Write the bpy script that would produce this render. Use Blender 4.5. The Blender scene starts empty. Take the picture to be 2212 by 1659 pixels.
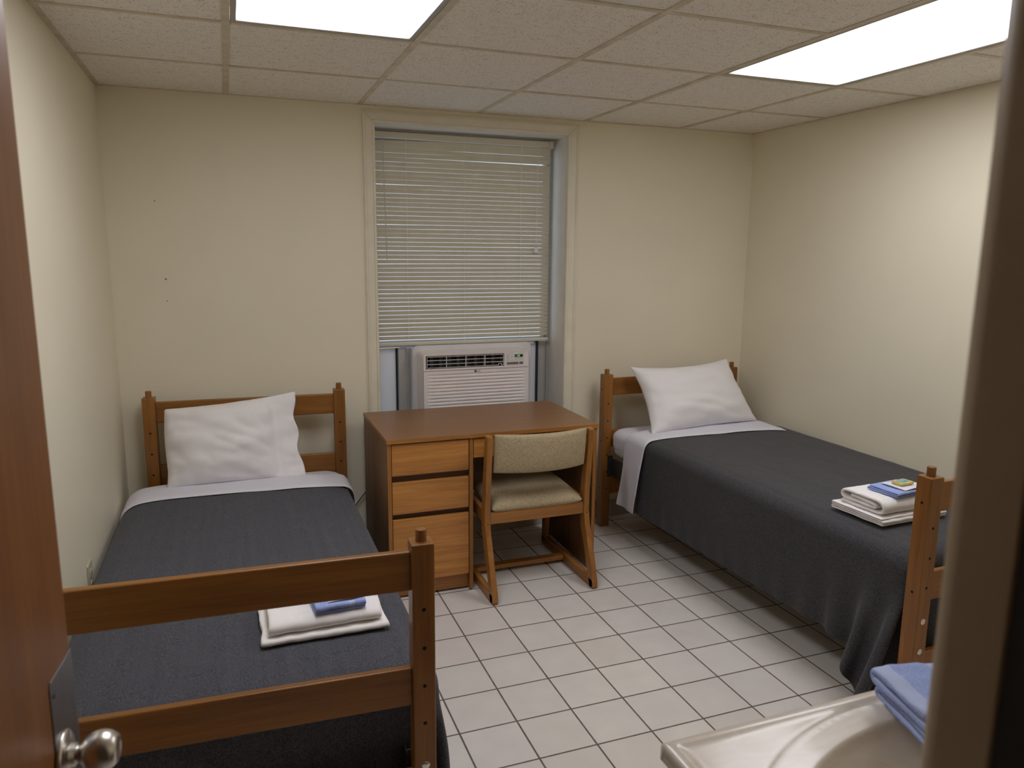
import bpy, bmesh, math, random
import numpy as np
from mathutils import Vector, Matrix, noise

random.seed(7)
C = bpy.context.scene.collection
PI = math.pi
H = 2.275                      # ceiling height
XL, XR = -0.535, 2.945         # side walls
YF = -3.50                     # wall with the doorway (room side)
YH = -3.62                     # the same wall, hallway side
T = 0.6096

# ------------------------------------------------------------------ materials
def new_mat(name):
    m = bpy.data.materials.new(name); m.use_nodes = True
    nt = m.node_tree; nt.nodes.clear()
    out = nt.nodes.new('ShaderNodeOutputMaterial')
    b = nt.nodes.new('ShaderNodeBsdfPrincipled')
    nt.links.new(b.outputs[0], out.inputs[0])
    return m, nt, b, out

def N(nt, t, **kw):
    n = nt.nodes.new(t)
    for k, v in kw.items():
        if k in n.inputs: n.inputs[k].default_value = v
        else: setattr(n, k, v)
    return n

def ramp(nt, fac, stops, interp='LINEAR'):
    r = nt.nodes.new('ShaderNodeValToRGB'); r.color_ramp.interpolation = interp
    el = r.color_ramp.elements
    while len(el) < len(stops): el.new(0.5)
    for e, (p, c) in zip(el, stops):
        e.position = p; e.color = (*c, 1) if len(c) == 3 else c
    nt.links.new(fac, r.inputs[0]); return r

def bump(nt, b, h, strength=0.2, dist=0.002):
    n = N(nt, 'ShaderNodeBump', Strength=strength, Distance=dist)
    nt.links.new(h, n.inputs['Height']); nt.links.new(n.outputs[0], b.inputs['Normal'])

def coords(nt, scale=(1, 1, 1), loc=(0, 0, 0), rot=(0, 0, 0)):
    tc = nt.nodes.new('ShaderNodeTexCoord'); mp = nt.nodes.new('ShaderNodeMapping')
    mp.inputs['Scale'].default_value = scale; mp.inputs['Location'].default_value = loc
    mp.inputs['Rotation'].default_value = rot
    nt.links.new(tc.outputs['Object'], mp.inputs[0]); return mp.outputs[0]

def plain(name, col, rough=0.5, metal=0.0, spec=0.5, nscale=30, namp=0.06, bumps=0.0, bscale=200, bdist=0.001):
    m, nt, b, o = new_mat(name)
    v = coords(nt)
    n = N(nt, 'ShaderNodeTexNoise', Scale=nscale, Detail=3.0); nt.links.new(v, n.inputs['Vector'])
    lo = tuple(max(0, c * (1 - namp)) for c in col); hi = tuple(min(1, c * (1 + namp)) for c in col)
    r = ramp(nt, n.outputs[0], [(0.3, lo), (0.7, hi)])
    nt.links.new(r.outputs[0], b.inputs['Base Color'])
    b.inputs['Roughness'].default_value = rough; b.inputs['Metallic'].default_value = metal
    b.inputs['Specular IOR Level'].default_value = spec
    if bumps:
        n2 = N(nt, 'ShaderNodeTexNoise', Scale=bscale, Detail=2.0); nt.links.new(v, n2.inputs['Vector'])
        bump(nt, b, n2.outputs[0], bumps, bdist)
    return m

def wood(name, axis, c0, c1, rough=0.38, seed=0.0, fig=1.0):
    """oak: long grain along axis"""
    m, nt, b, o = new_mat(name)
    s = [26, 26, 26]; s['xyz'.index(axis)] = 1.6
    v = coords(nt, tuple(s), (seed, seed * 1.7, seed * .6))
    n1 = N(nt, 'ShaderNodeTexNoise', Scale=1.0, Detail=5.0, Roughness=0.6, Distortion=0.6 * fig); nt.links.new(v, n1.inputs['Vector'])
    s2 = [230, 230, 230]; s2['xyz'.index(axis)] = 7
    v2 = coords(nt, tuple(s2), (seed, 0, 0))
    n2 = N(nt, 'ShaderNodeTexNoise', Scale=1.0, Detail=3.0); nt.links.new(v2, n2.inputs['Vector'])
    s3 = [3, 3, 3]; s3['xyz'.index(axis)] = .5
    v3 = coords(nt, tuple(s3), (seed, 0, 0))
    n3 = N(nt, 'ShaderNodeTexNoise', Scale=1.0, Detail=1.0); nt.links.new(v3, n3.inputs['Vector'])
    a = N(nt, 'ShaderNodeMath', operation='MULTIPLY_ADD'); a.inputs[1].default_value = .42
    nt.links.new(n2.outputs[0], a.inputs[0]); nt.links.new(n1.outputs[0], a.inputs[2])
    a2 = N(nt, 'ShaderNodeMath', operation='MULTIPLY_ADD'); a2.inputs[1].default_value = .55
    nt.links.new(n3.outputs[0], a2.inputs[0]); nt.links.new(a.outputs[0], a2.inputs[2])
    mid = tuple((x + y) / 2 for x, y in zip(c0, c1))
    r = ramp(nt, a2.outputs[0], [(0.72, c0), (0.98, mid), (1.2, c1)])
    r2 = N(nt, 'ShaderNodeMath', operation='MULTIPLY'); r2.inputs[1].default_value = .75
    nt.links.new(a2.outputs[0], r2.inputs[0])
    r = ramp(nt, r2.outputs[0], [(0.5, c0), (0.72, mid), (0.92, c1)])
    nt.links.new(r.outputs[0], b.inputs['Base Color'])
    b.inputs['Roughness'].default_value = rough
    b.inputs['Coat Weight'].default_value = 0.06; b.inputs['Coat Roughness'].default_value = 0.25
    bump(nt, b, n2.outputs[0], 0.12, 0.0006)
    return m

OAK0, OAK1 = (0.115, 0.040, 0.009), (0.30, 0.125, 0.030)
BED = {a: wood('bed_oak_' + a, a, (0.14, 0.052, 0.009), (0.32, 0.132, 0.024), .36, s) for a, s in (('x', 3.1), ('y', 5.2), ('z', 8.4))}
DSK = {a: wood('desk_oak_' + a, a, (0.20, 0.075, 0.015), (0.43, 0.185, 0.042), .42, s) for a, s in (('x', 11.3), ('y', 2.7), ('z', 6.1))}
DRW = [wood('drawer_oak_%d' % i, 'x', (0.27, 0.105, 0.022), (0.60, 0.265, 0.060), .4, 17.0 + 7.3 * i, 1.6) for i in range(4)]
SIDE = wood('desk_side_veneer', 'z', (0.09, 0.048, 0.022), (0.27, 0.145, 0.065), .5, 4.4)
CHR = {a: wood('chair_oak_' + a, a, (0.20, 0.078, 0.016), (0.42, 0.18, 0.040), .4, s) for a, s in (('x', 1.3), ('y', 9.7), ('z', 4.1))}
TOPM = wood('desk_laminate', 'x', (0.22, 0.100, 0.033), (0.27, 0.128, 0.044), .36, 6.6, .4)
DOORM = wood('door_veneer', 'z', (0.155, 0.056, 0.012), (0.28, 0.112, 0.030), .42, 2.2, .6)

def wall_mat(name, col):
    m, nt, b, o = new_mat(name)
    v = coords(nt)
    n = N(nt, 'ShaderNodeTexNoise', Scale=1.3, Detail=3.0); nt.links.new(v, n.inputs['Vector'])
    lo = tuple(c * .95 for c in col); hi = tuple(min(1, c * 1.03) for c in col)
    r = ramp(nt, n.outputs[0], [(0.3, lo), (0.7, hi)])
    nt.links.new(r.outputs[0], b.inputs['Base Color']); b.inputs['Roughness'].default_value = .48
    b.inputs['Specular IOR Level'].default_value = .35
    v2 = coords(nt, (160, 160, 30)); n2 = N(nt, 'ShaderNodeTexNoise', Scale=1.0, Detail=2.0); nt.links.new(v2, n2.inputs['Vector'])
    bump(nt, b, n2.outputs[0], 0.06, 0.001)
    return m
WALL = wall_mat('cream_paint', (0.785, 0.73, 0.575))
TRIMP = plain('trim_paint', (0.74, 0.69, 0.555), .42, nscale=8, namp=.06)
RETURNP = plain('return_paint', (0.74, 0.72, 0.66), .45, nscale=8, namp=.04)
HALL = plain('hallway_paint', (0.30, 0.24, 0.17), .6, nscale=3)

def floor_mat():
    m, nt, b, o = new_mat('floor_tiles')
    tc = nt.nodes.new('ShaderNodeTexCoord'); sep = nt.nodes.new('ShaderNodeSeparateXYZ')
    nt.links.new(tc.outputs['Object'], sep.inputs[0])
    t = 0.2032; masks = []; cells = []
    for ax, off in ((0, 0.80824), (1, -0.69221)):
        s = N(nt, 'ShaderNodeMath', operation='SUBTRACT'); s.inputs[1].default_value = off; nt.links.new(sep.outputs[ax], s.inputs[0])
        d = N(nt, 'ShaderNodeMath', operation='DIVIDE'); d.inputs[1].default_value = t; nt.links.new(s.outputs[0], d.inputs[0])
        fl = N(nt, 'ShaderNodeMath', operation='FLOOR'); nt.links.new(d.outputs[0], fl.inputs[0]); cells.append(fl)
        fr = N(nt, 'ShaderNodeMath', operation='FRACT'); nt.links.new(d.outputs[0], fr.inputs[0])
        pp = N(nt, 'ShaderNodeMath', operation='PINGPONG'); pp.inputs[1].default_value = .5; nt.links.new(fr.outputs[0], pp.inputs[0])
        masks.append(pp)
    mn = N(nt, 'ShaderNodeMath', operation='MINIMUM'); nt.links.new(masks[0].outputs[0], mn.inputs[0]); nt.links.new(masks[1].outputs[0], mn.inputs[1])
    mr = N(nt, 'ShaderNodeMapRange'); mr.inputs['From Min'].default_value = .0125; mr.inputs['From Max'].default_value = .0185
    nt.links.new(mn.outputs[0], mr.inputs['Value'])
    cb = nt.nodes.new('ShaderNodeCombineXYZ'); nt.links.new(cells[0].outputs[0], cb.inputs[0]); nt.links.new(cells[1].outputs[0], cb.inputs[1])
    wn = nt.nodes.new('ShaderNodeTexWhiteNoise'); nt.links.new(cb.outputs[0], wn.inputs['Vector'])
    rc = ramp(nt, wn.outputs['Value'], [(0, (0.70, 0.655, 0.61)), (.5, (0.715, 0.685, 0.645)), (1, (0.75, 0.71, 0.665))])
    v = coords(nt); n = N(nt, 'ShaderNodeTexNoise', Scale=9.0, Detail=4.0); nt.links.new(v, n.inputs['Vector'])
    rn = ramp(nt, n.outputs[0], [(0.3, (.95, .95, .95)), (0.7, (1.03, 1.03, 1.03))])
    mu = N(nt, 'ShaderNodeMix', data_type='RGBA', blend_type='MULTIPLY'); mu.inputs[0].default_value = 1
    nt.links.new(rc.outputs[0], mu.inputs[6]); nt.links.new(rn.outputs[0], mu.inputs[7])
    n3 = N(nt, 'ShaderNodeTexNoise', Scale=40.0, Detail=2.0); nt.links.new(v, n3.inputs['Vector'])
    rg = ramp(nt, n3.outputs[0], [(0.3, (0.105, 0.082, 0.068)), (0.7, (0.17, 0.14, 0.12))])
    mx = N(nt, 'ShaderNodeMix', data_type='RGBA'); nt.links.new(mr.outputs[0], mx.inputs[0])
    nt.links.new(rg.outputs[0], mx.inputs[6]); nt.links.new(mu.outputs[2], mx.inputs[7])
    nt.links.new(mx.outputs[2], b.inputs['Base Color'])
    rr = N(nt, 'ShaderNodeMapRange'); rr.inputs['To Min'].default_value = .85; rr.inputs['To Max'].default_value = .38
    nt.links.new(mr.outputs[0], rr.inputs['Value']); nt.links.new(rr.outputs[0], b.inputs['Roughness'])
    bump(nt, b, mr.outputs[0], .5, .0015)
    return m
FLOOR = floor_mat()

def ceiling_mat():
    m, nt, b, o = new_mat('ceiling_tile')
    v = coords(nt, (1, 1.6, 1)); vo = N(nt, 'ShaderNodeTexVoronoi', Scale=95.0); nt.links.new(v, vo.inputs['Vector'])
    n = N(nt, 'ShaderNodeTexNoise', Scale=22.0, Detail=2.0); nt.links.new(v, n.inputs['Vector'])
    a = N(nt, 'ShaderNodeMath', operation='MULTIPLY_ADD'); a.inputs[1].default_value = -.55; nt.links.new(n.outputs[0], a.inputs[0]); nt.links.new(vo.outputs['Distance'], a.inputs[2])
    r = ramp(nt, a.outputs[0], [(-0.0, (0.27, 0.22, 0.17)), (0.03, (0.63, 0.585, 0.525)), (0.6, (0.66, 0.615, 0.555))])
    mr = N(nt, 'ShaderNodeMath', operation='ADD'); mr.inputs[1].default_value = .14; nt.links.new(a.outputs[0], mr.inputs[0])
    r = ramp(nt, mr.outputs[0], [(0.03, (0.34, 0.28, 0.22)), (0.075, (0.78, 0.735, 0.675)), (0.7, (0.86, 0.82, 0.76))])
    nt.links.new(r.outputs[0], b.inputs['Base Color']); b.inputs['Roughness'].default_value = .9
    bump(nt, b, mr.outputs[0], .3, .001)
    return m
CEIL = ceiling_mat()
GRID = plain('ceiling_grid_paint', (0.60, 0.53, 0.41), .5, nscale=14, namp=.14)

def fabric(name, c0, c1, scale=330, bstr=.5, bd=.0015, stripe=0.0, sheen=0.0, rough=.9, stretch=(1, 1, 1), sheen_tint=(1, 1, 1)):
    m, nt, b, o = new_mat(name)
    v = coords(nt, stretch); n = N(nt, 'ShaderNodeTexNoise', Scale=scale, Detail=3.0, Roughness=.75); nt.links.new(v, n.inputs['Vector'])
    src = n.outputs[0]
    if stripe:
        v2 = coords(nt, (38, 1.2, 1.2)); n2 = N(nt, 'ShaderNodeTexNoise', Scale=1.0, Detail=2.0); nt.links.new(v2, n2.inputs['Vector'])
        a = N(nt, 'ShaderNodeMath', operation='MULTIPLY_ADD'); a.inputs[1].default_value = stripe; nt.links.new(n2.outputs[0], a.inputs[0]); nt.links.new(n.outputs[0], a.inputs[2])
        a2 = N(nt, 'ShaderNodeMath', operation='SUBTRACT'); a2.inputs[1].default_value = stripe / 2; nt.links.new(a.outputs[0], a2.inputs[0]); src = a2.outputs[0]
    mid = tuple((x + y) / 2 for x, y in zip(c0, c1))
    r = ramp(nt, src, [(0.34, c0), (0.5, mid), (0.68, c1)])
    nt.links.new(r.outputs[0], b.inputs['Base Color']); b.inputs['Roughness'].default_value = rough
    b.inputs['Specular IOR Level'].default_value = .15
    if sheen:
        b.inputs['Sheen Weight'].default_value = sheen; b.inputs['Sheen Roughness'].default_value = .45
        b.inputs['Sheen Tint'].default_value = (*sheen_tint, 1)
    bump(nt, b, n.outputs[0], bstr, bd)
    return m
WOOL = fabric('charcoal_wool', (0.024, 0.025, 0.031), (0.116, 0.119, 0.142), 300, .5, .002, stripe=.10, sheen=.12)
WOOLR = fabric('charcoal_wool_dark', (0.020, 0.020, 0.023), (0.092, 0.091, 0.100), 300, .5, .002, stripe=.08, sheen=.14)
COTTON = fabric('white_cotton', (0.80, 0.785, 0.79), (0.86, 0.845, 0.85), 260, .08, .0005, rough=.8)
SHEETM = fabric('lilac_white_sheet', (0.69, 0.68, 0.75), (0.76, 0.75, 0.82), 260, .08, .0005, rough=.8)
TERRY = fabric('white_terry', (0.82, 0.80, 0.79), (0.92, 0.90, 0.89), 420, .6, .002)
TERRYB = fabric('blue_terry', (0.23, 0.31, 0.62), (0.44, 0.53, 0.88), 420, .6, .002)
BLUEBAND = fabric('pale_blue_weave', (0.42, 0.49, 0.74), (0.50, 0.57, 0.82), 500, .3, .001)
TWEED = fabric('beige_tweed', (0.24, 0.185, 0.105), (0.64, 0.53, 0.35), 300, .5, .0015)
MATTB = fabric('mattress_ticking', (0.50, 0.48, 0.42), (0.56, 0.54, 0.48), 200, .2)
ACW = plain('ac_plastic', (0.78, 0.73, 0.72), .42, nscale=10, namp=.02)
ACB = plain('ac_bezel_plastic', (0.68, 0.65, 0.66), .45, nscale=10, namp=.02)
BLACK = plain('black_rubber', (0.012, 0.012, 0.014), .6)
HOLE = plain('drilled_hole', (0.006, 0.004, 0.003), .9)
VINYL = plain('grey_vinyl', (0.46, 0.46, 0.45), .4, namp=.03)
STEEL = plain('brushed_steel', (0.66, 0.62, 0.57), .31, metal=1.0, nscale=60, namp=.05)
PLATE = plain('plate_steel', (0.33, 0.33, 0.35), .38, metal=1.0, nscale=60, namp=.05)
BOLT = plain('bolt_steel', (0.72, 0.70, 0.66), .25, metal=1.0)
DARKMETAL = plain('painted_angle_iron', (0.045, 0.042, 0.04), .5, metal=.3)
SLAT = plain('blind_slat', (0.62, 0.575, 0.46), .45, nscale=12, namp=.03)
IVORY = plain('ivory_plastic', (0.50, 0.46, 0.34), .4)
WHITEP = plain('white_plastic', (0.75, 0.75, 0.74), .4)
PAPER = plain('white_paper', (0.74, 0.74, 0.78), .6, namp=.02)
CORDM = plain('cord_brown', (0.10, 0.08, 0.06), .5)

def marble():
    m, nt, b, o = new_mat('cultured_marble')
    v = coords(nt, (1, 2.2, 1), rot=(0, 0, .5)); n = N(nt, 'ShaderNodeTexNoise', Scale=6.0, Detail=5.0, Distortion=1.6); nt.links.new(v, n.inputs['Vector'])
    r = ramp(nt, n.outputs[0], [(0.35, (0.60, 0.525, 0.435)), (0.52, (0.65, 0.585, 0.505)), (0.7, (0.69, 0.64, 0.58))])
    nt.links.new(r.outputs[0], b.inputs['Base Color']); b.inputs['Roughness'].default_value = .26
    b.inputs['Coat Weight'].default_value = .25; b.inputs['Coat Roughness'].default_value = .08
    return m
MARBLE = marble()

def emis(name, col, s):
    m = bpy.data.materials.new(name); m.use_nodes = True; nt = m.node_tree; nt.nodes.clear()
    o = nt.nodes.new('ShaderNodeOutputMaterial'); e = nt.nodes.new('ShaderNodeEmission')
    e.inputs[0].default_value = (*col, 1); e.inputs[1].default_value = s; nt.links.new(e.outputs[0], o.inputs[0]); return m

def diffuser():
    m = bpy.data.materials.new('prismatic_diffuser'); m.use_nodes = True; nt = m.node_tree; nt.nodes.clear()
    o = nt.nodes.new('ShaderNodeOutputMaterial'); e = nt.nodes.new('ShaderNodeEmission')
    v = coords(nt); sx = nt.nodes.new('ShaderNodeSeparateXYZ'); nt.links.new(v, sx.inputs[0])
    # two tubes run along y behind the lens: brighter over them, dimmer at the edges
    a = N(nt, 'ShaderNodeMath', operation='ABSOLUTE'); nt.links.new(sx.outputs[0], a.inputs[0])
    r = ramp(nt, a.outputs[0], [(0.0, (.86, .86, .86)), (0.13, (1.0, 1.0, 1.0)), (0.22, (.9, .9, .9)), (0.30, (.62, .62, .62))])
    mu = N(nt, 'ShaderNodeMath', operation='MULTIPLY'); mu.inputs[1].default_value = LAMP; nt.links.new(r.outputs[0], mu.inputs[0])
    e.inputs[0].default_value = (.985, .98, 1.03, 1); nt.links.new(mu.outputs[0], e.inputs[1])
    nt.links.new(e.outputs[0], o.inputs[0]); return m
LAMP = 8.3
DIFF = diffuser()

def translucent(name, col, mixf=.5):
    m, nt, b, o = new_mat(name)
    b.inputs['Base Color'].default_value = (*col, 1); b.inputs['Roughness'].default_value = .5
    t = nt.nodes.new('ShaderNodeBsdfTranslucent'); t.inputs[0].default_value = (*col, 1)
    mx = nt.nodes.new('ShaderNodeMixShader'); mx.inputs[0].default_value = mixf
    nt.links.new(b.outputs[0], mx.inputs[1]); nt.links.new(t.outputs[0], mx.inputs[2]); nt.links.new(mx.outputs[0], o.inputs[0])
    return m
SIDEP = translucent('side_curtain_panel', (0.86, 0.86, 0.87), .5)

def glass():
    m, nt, b, o = new_mat('window_glass')
    b.inputs['Base Color'].default_value = (.95, .98, 1, 1); b.inputs['Roughness'].default_value = .02
    b.inputs['Transmission Weight'].default_value = 1; b.inputs['IOR'].default_value = 1.01
    return m
GLASS = glass()

# ------------------------------------------------------------------ mesh helpers
def link(name, me, mat, parent=None, smooth=False, bevel=0.0, seg=2, subsurf=0):
    o = bpy.data.objects.new(name, me); C.objects.link(o)
    if mat is not None:
        for mm in (mat if isinstance(mat, (list, tuple)) else [mat]): me.materials.append(mm)
    if parent is not None: o.parent = parent
    if smooth or bevel:
        me.polygons.foreach_set('use_smooth', [True] * len(me.polygons))
    if bevel:
        b = o.modifiers.new('bevel', 'BEVEL'); b.width = bevel; b.segments = seg; b.limit_method = 'ANGLE'; b.angle_limit = math.radians(40)
        w = o.modifiers.new('wn', 'WEIGHTED_NORMAL'); w.keep_sharp = False; w.weight = 90
    if subsurf:
        s = o.modifiers.new('sub', 'SUBSURF'); s.levels = subsurf; s.render_levels = subsurf
    return o

class MB:
    def __init__(s): s.v = []; s.f = []
    def box(s, x0, x1, y0, y1, z0, z1, M=None):
        b = len(s.v)
        vs = [(x, y, z) for z in (z0, z1) for y in (y0, y1) for x in (x0, x1)]
        if M is not None: vs = [tuple(M @ Vector(p)) for p in vs]
        s.v += vs
        s.f += [tuple(b + i for i in q) for q in ((0, 2, 3, 1), (4, 5, 7, 6), (0, 1, 5, 4), (2, 6, 7, 3), (0, 4, 6, 2), (1, 3, 7, 5))]
        return s
    def prism(s, poly, h0, h1, axis='x'):
        """poly: 2-D outline (ccw) in the two other axes, extruded along axis"""
        b = len(s.v); n = len(poly)
        def P(a, c, h):
            return {'x': (h, a, c), 'y': (a, h, c), 'z': (a, c, h)}[axis]
        s.v += [P(a, c, h0) for a, c in poly] + [P(a, c, h1) for a, c in poly]
        s.f.append(tuple(b + i for i in range(n))[::-1]); s.f.append(tuple(b + n + i for i in range(n)))
        for i in range(n):
            j = (i + 1) % n; s.f.append((b + i, b + j, b + n + j, b + n + i))
        return s
    def tube(s, pts, r, k=10, cap=True):
        pts = [Vector(p) for p in pts]; n = len(pts); b = len(s.v)
        rr = r if isinstance(r, (list, tuple)) else [r] * n
        up = None
        for i, p in enumerate(pts):
            t = (pts[min(i + 1, n - 1)] - pts[max(i - 1, 0)]).normalized()
            if up is None:
                up = t.orthogonal().normalized()
            a = (up - t * up.dot(t)).normalized(); up = a; c = t.cross(a)
            for j in range(k):
                th = 2 * PI * j / k; s.v.append(tuple(p + (a * math.cos(th) + c * math.sin(th)) * rr[i]))
        for i in range(n - 1):
            for j in range(k):
                q = (j + 1) % k; s.f.append((b + i * k + j, b + i * k + q, b + (i + 1) * k + q, b + (i + 1) * k + j))
        if cap:
            s.f.append(tuple(b + j for j in range(k))[::-1]); s.f.append(tuple(b + (n - 1) * k + j for j in range(k)))
        return s
    def lathe(s, prof, origin=(0, 0, 0), axis=(0, 0, 1), k=28):
        """prof: (radius, height) pairs along axis"""
        A = Vector(axis).normalized(); a = A.orthogonal().normalized(); c = A.cross(a); O = Vector(origin); b = len(s.v)
        for r, h in prof:
            for j in range(k):
                th = 2 * PI * j / k; s.v.append(tuple(O + A * h + (a * math.cos(th) + c * math.sin(th)) * max(r, 1e-5)))
        for i in range(len(prof) - 1):
            for j in range(k):
                q = (j + 1) % k; s.f.append((b + i * k + j, b + i * k + q, b + (i + 1) * k + q, b + (i + 1) * k + j))
        s.f.append(tuple(b + j for j in range(k))[::-1]); s.f.append(tuple(b + (len(prof) - 1) * k + j for j in range(k)))
        return s
    def grid(s, P, closed_u=False):
        """P: rows x cols of points"""
        b = len(s.v); R = len(P); K = len(P[0])
        for row in P: s.v += [tuple(p) for p in row]
        for i in range(R - 1):
            for j in range(K if closed_u else K - 1):
                q = (j + 1) % K; s.f.append((b + i * K + j, b + i * K + q, b + (i + 1) * K + q, b + (i + 1) * K + j))
        return s
    def build(s, name, mat, parent=None, **kw):
        me = bpy.data.meshes.new(name); me.from_pydata([tuple(map(float, p)) for p in s.v], [], s.f); me.validate()
        bm = bmesh.new(); bm.from_mesh(me); bmesh.ops.recalc_face_normals(bm, faces=bm.faces); bm.to_mesh(me); bm.free()
        return link(name, me, mat, parent, **kw)

def box(name, x0, x1, y0, y1, z0, z1, mat, parent=None, bevel=0.002, M=None, **kw):
    return MB().box(x0, x1, y0, y1, z0, z1, M).build(name, mat, parent, bevel=bevel, **kw)

def tag(o, label=None, cat=None, group=None, kind=None):
    if label: o['label'] = label
    if cat: o['category'] = cat
    if group: o['group'] = group
    if kind: o['kind'] = kind
    return o
def empty(name, loc=(0, 0, 0), rz=0.0):
    o = bpy.data.objects.new(name, None); C.objects.link(o); o.location = loc; o.rotation_euler = (0, 0, rz); o.empty_display_size = .05
    return o
def struct(o): o['kind'] = 'structure'; return o
def copy_tree(o, parent=None):
    c = o.copy(); C.objects.link(c)
    if parent is not None: c.parent = parent
    for ch in list(o.children): copy_tree(ch, c)
    return c

# ------------------------------------------------------------------ room shell
struct(MB().grid([[(XL - .1, 1.2 if y else -5.6, 0) if False else (x, y, 0) for x in (XL - 1.3, 3.2)] for y in (.3, -5.6)]).build('floor', FLOOR))
WX0, WX1, WZ0, WZ1 = 0.68, 1.728, 0.52, 2.193     # window opening
wb = MB()
wb.box(XL - .1, WX0, 0, .35, 0, H + .1).box(WX1, XR + .1, 0, .35, 0, H + .1).box(WX0, WX1, 0, .35, 0, WZ0).box(WX0, WX1, 0, .35, WZ1, H + .1)
back = struct(wb.build('wall_back', WALL))
NICK = plain('plaster_nick', (.22, .19, .15), .9)
for x, z, r in ((-.307, 1.433, .0045), (-.308, 1.332, .003), (-.331, 1.787, .003)):
    MB().lathe([(r, 0), (r, .0006)], (x, -.0004, z), (0, -1, 0), 10).build('nail_hole', NICK, back)
struct(MB().box(XL - .1, XL, -3.62, 0, 0, H + .1).build('wall_left', WALL))
struct(MB().box(XR, XR + .1, -3.62, 0, 0, H + .1).build('wall_right', WALL))
DX0, DX1, DZ = -.335, .447, 2.06                   # doorway
wf = MB().box(XL - .1, DX0 - .02, YH, YF, 0, H + .1).box(DX1 + .02, XR + .1, YH, YF, 0, H + .1).box(DX0 - .02, DX1 + .02, YH, YF, DZ + .02, H + .1)
struct(wf.build('wall_front', WALL))
struct(MB().box(-1.75, -1.65, -5.5, YH, 0, H + .1).build('wall_hallway_left', HALL))
struct(MB().box(2.9, 3.0, -5.5, YH, 0, H + .1).build('wall_hallway_right', HALL))
struct(MB().box(-1.75, 3.0, -5.6, -5.5, 0, H + .1).build('wall_hallway_back', HALL))
struct(MB().box(-1.75, XL - .1, YH, YH + .1, 0, H + .1).build('wall_hallway_front', HALL))
struct(MB().box(-1.75, 3.05, -5.6, YH, H, H + .1).build('ceiling_hallway', HALL))

# ceiling tiles sit a little above the grid flanges
def yrow(r): return 0.0 if r == 0 else -(.58366 + (r - 1) * T)
XB = [XL] + [b * T for b in range(0, 5)] + [XR]
YB = [yrow(r) for r in range(0, 6)] + [YF]
LIGHTS = [(1, 2, 4), (4, 2, 4)]                    # column index, first row, last row (cells between)
cm = MB()
for i in range(len(XB) - 1):
    for j in range(len(YB) - 1):
        if any(i == c and r0 <= j < r1 for c, r0, r1 in LIGHTS): continue
        dz = random.uniform(.0015, .004)
        cm.box(XB[i] + .002, XB[i + 1] - .002, YB[j + 1] + .002, YB[j] - .002, H + dz, H + .05)
ceil = struct(cm.build('ceiling', CEIL))
struct(MB().box(XL, XR, YF, 0, H + .12, H + .16).build('ceiling_deck', WALL))
gm = MB()
for b in range(0, 5): gm.box(b * T - .012, b * T + .012, YF, 0, H - .001, H + .009)
for r in range(1, 6):
    for i in range(len(XB) - 1):
        if any(i == c and r0 < r < r1 for c, r0, r1 in LIGHTS): continue
        gm.box(XB[i] + (.012 if i else 0), XB[i + 1] - (.012 if i < len(XB) - 2 else 0), yrow(r) - .011, yrow(r) + .011, H - .0005, H + .009)
gm.box(XL, XL + .02, YF, 0, H - .0015, H + .003).box(XR - .012, XR, YF, 0, H - .0015, H + .003)
gm.box(XL, XR, -.006, 0, H - .0015, H + .003)
struct(gm.build('trim_1', GRID))
struct(MB().box(XL, WX0 - .07, -.009, 0, 0, .10).box(WX1 + .07, XR, -.009, 0, 0, .10).box(WX0 - .07, WX1 + .07, -.009, 0, 0, .10).build('baseboard_back', plain('tile_base', (.46, .42, .36), .5), bevel=.003))

def ceiling_light(col, r0, r1, label):
    x0, x1 = XB[col], XB[col + 1]; y1, y0 = yrow(r0), yrow(r1)
    cx, cy = (x0 + x1) / 2, (y0 + y1) / 2
    t = tag(empty('ceiling_light', (cx, cy, H)), label, 'ceiling light', 'recessed ceiling light panels')
    w, l = (x1 - x0) / 2 - .013, (y1 - y0) / 2 - .013
    f = MB()
    f.box(-w, w, l - .022, l, 0, .012).box(-w, w, -l, -l + .022, 0, .012).box(-w, -w + .018, -l + .022, l - .022, 0, .012).box(w - .018, w, -l + .022, l - .022, 0, .012)
    f.build('frame', plain('light_frame', (.36, .34, .31), .4), t, bevel=.002)
    box('diffuser', -w + .018, w - .018, -l + .022, l - .022, .007, .010, DIFF, t, bevel=0)
    h = MB().box(-w, w, -l, l, .10, .105); h.build('housing', WHITEP, t)
    return t
ceiling_light(1, 2, 4, 'bright white recessed ceiling light panel above the left bed, cut by the top edge')
ceiling_light(4, 2, 4, 'long bright white recessed ceiling light panel above the right bed')
sd = tag(MB().lathe([(.055, 0), (.06, -.004), (.058, -.014), (.045, -.020), (0, -.021)], (1.04, -1.925, H), (0, 0, 1)).build('smoke_detector', WHITEP, smooth=True),
         'round white smoke detector on the ceiling at the top edge', 'smoke detector')

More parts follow.
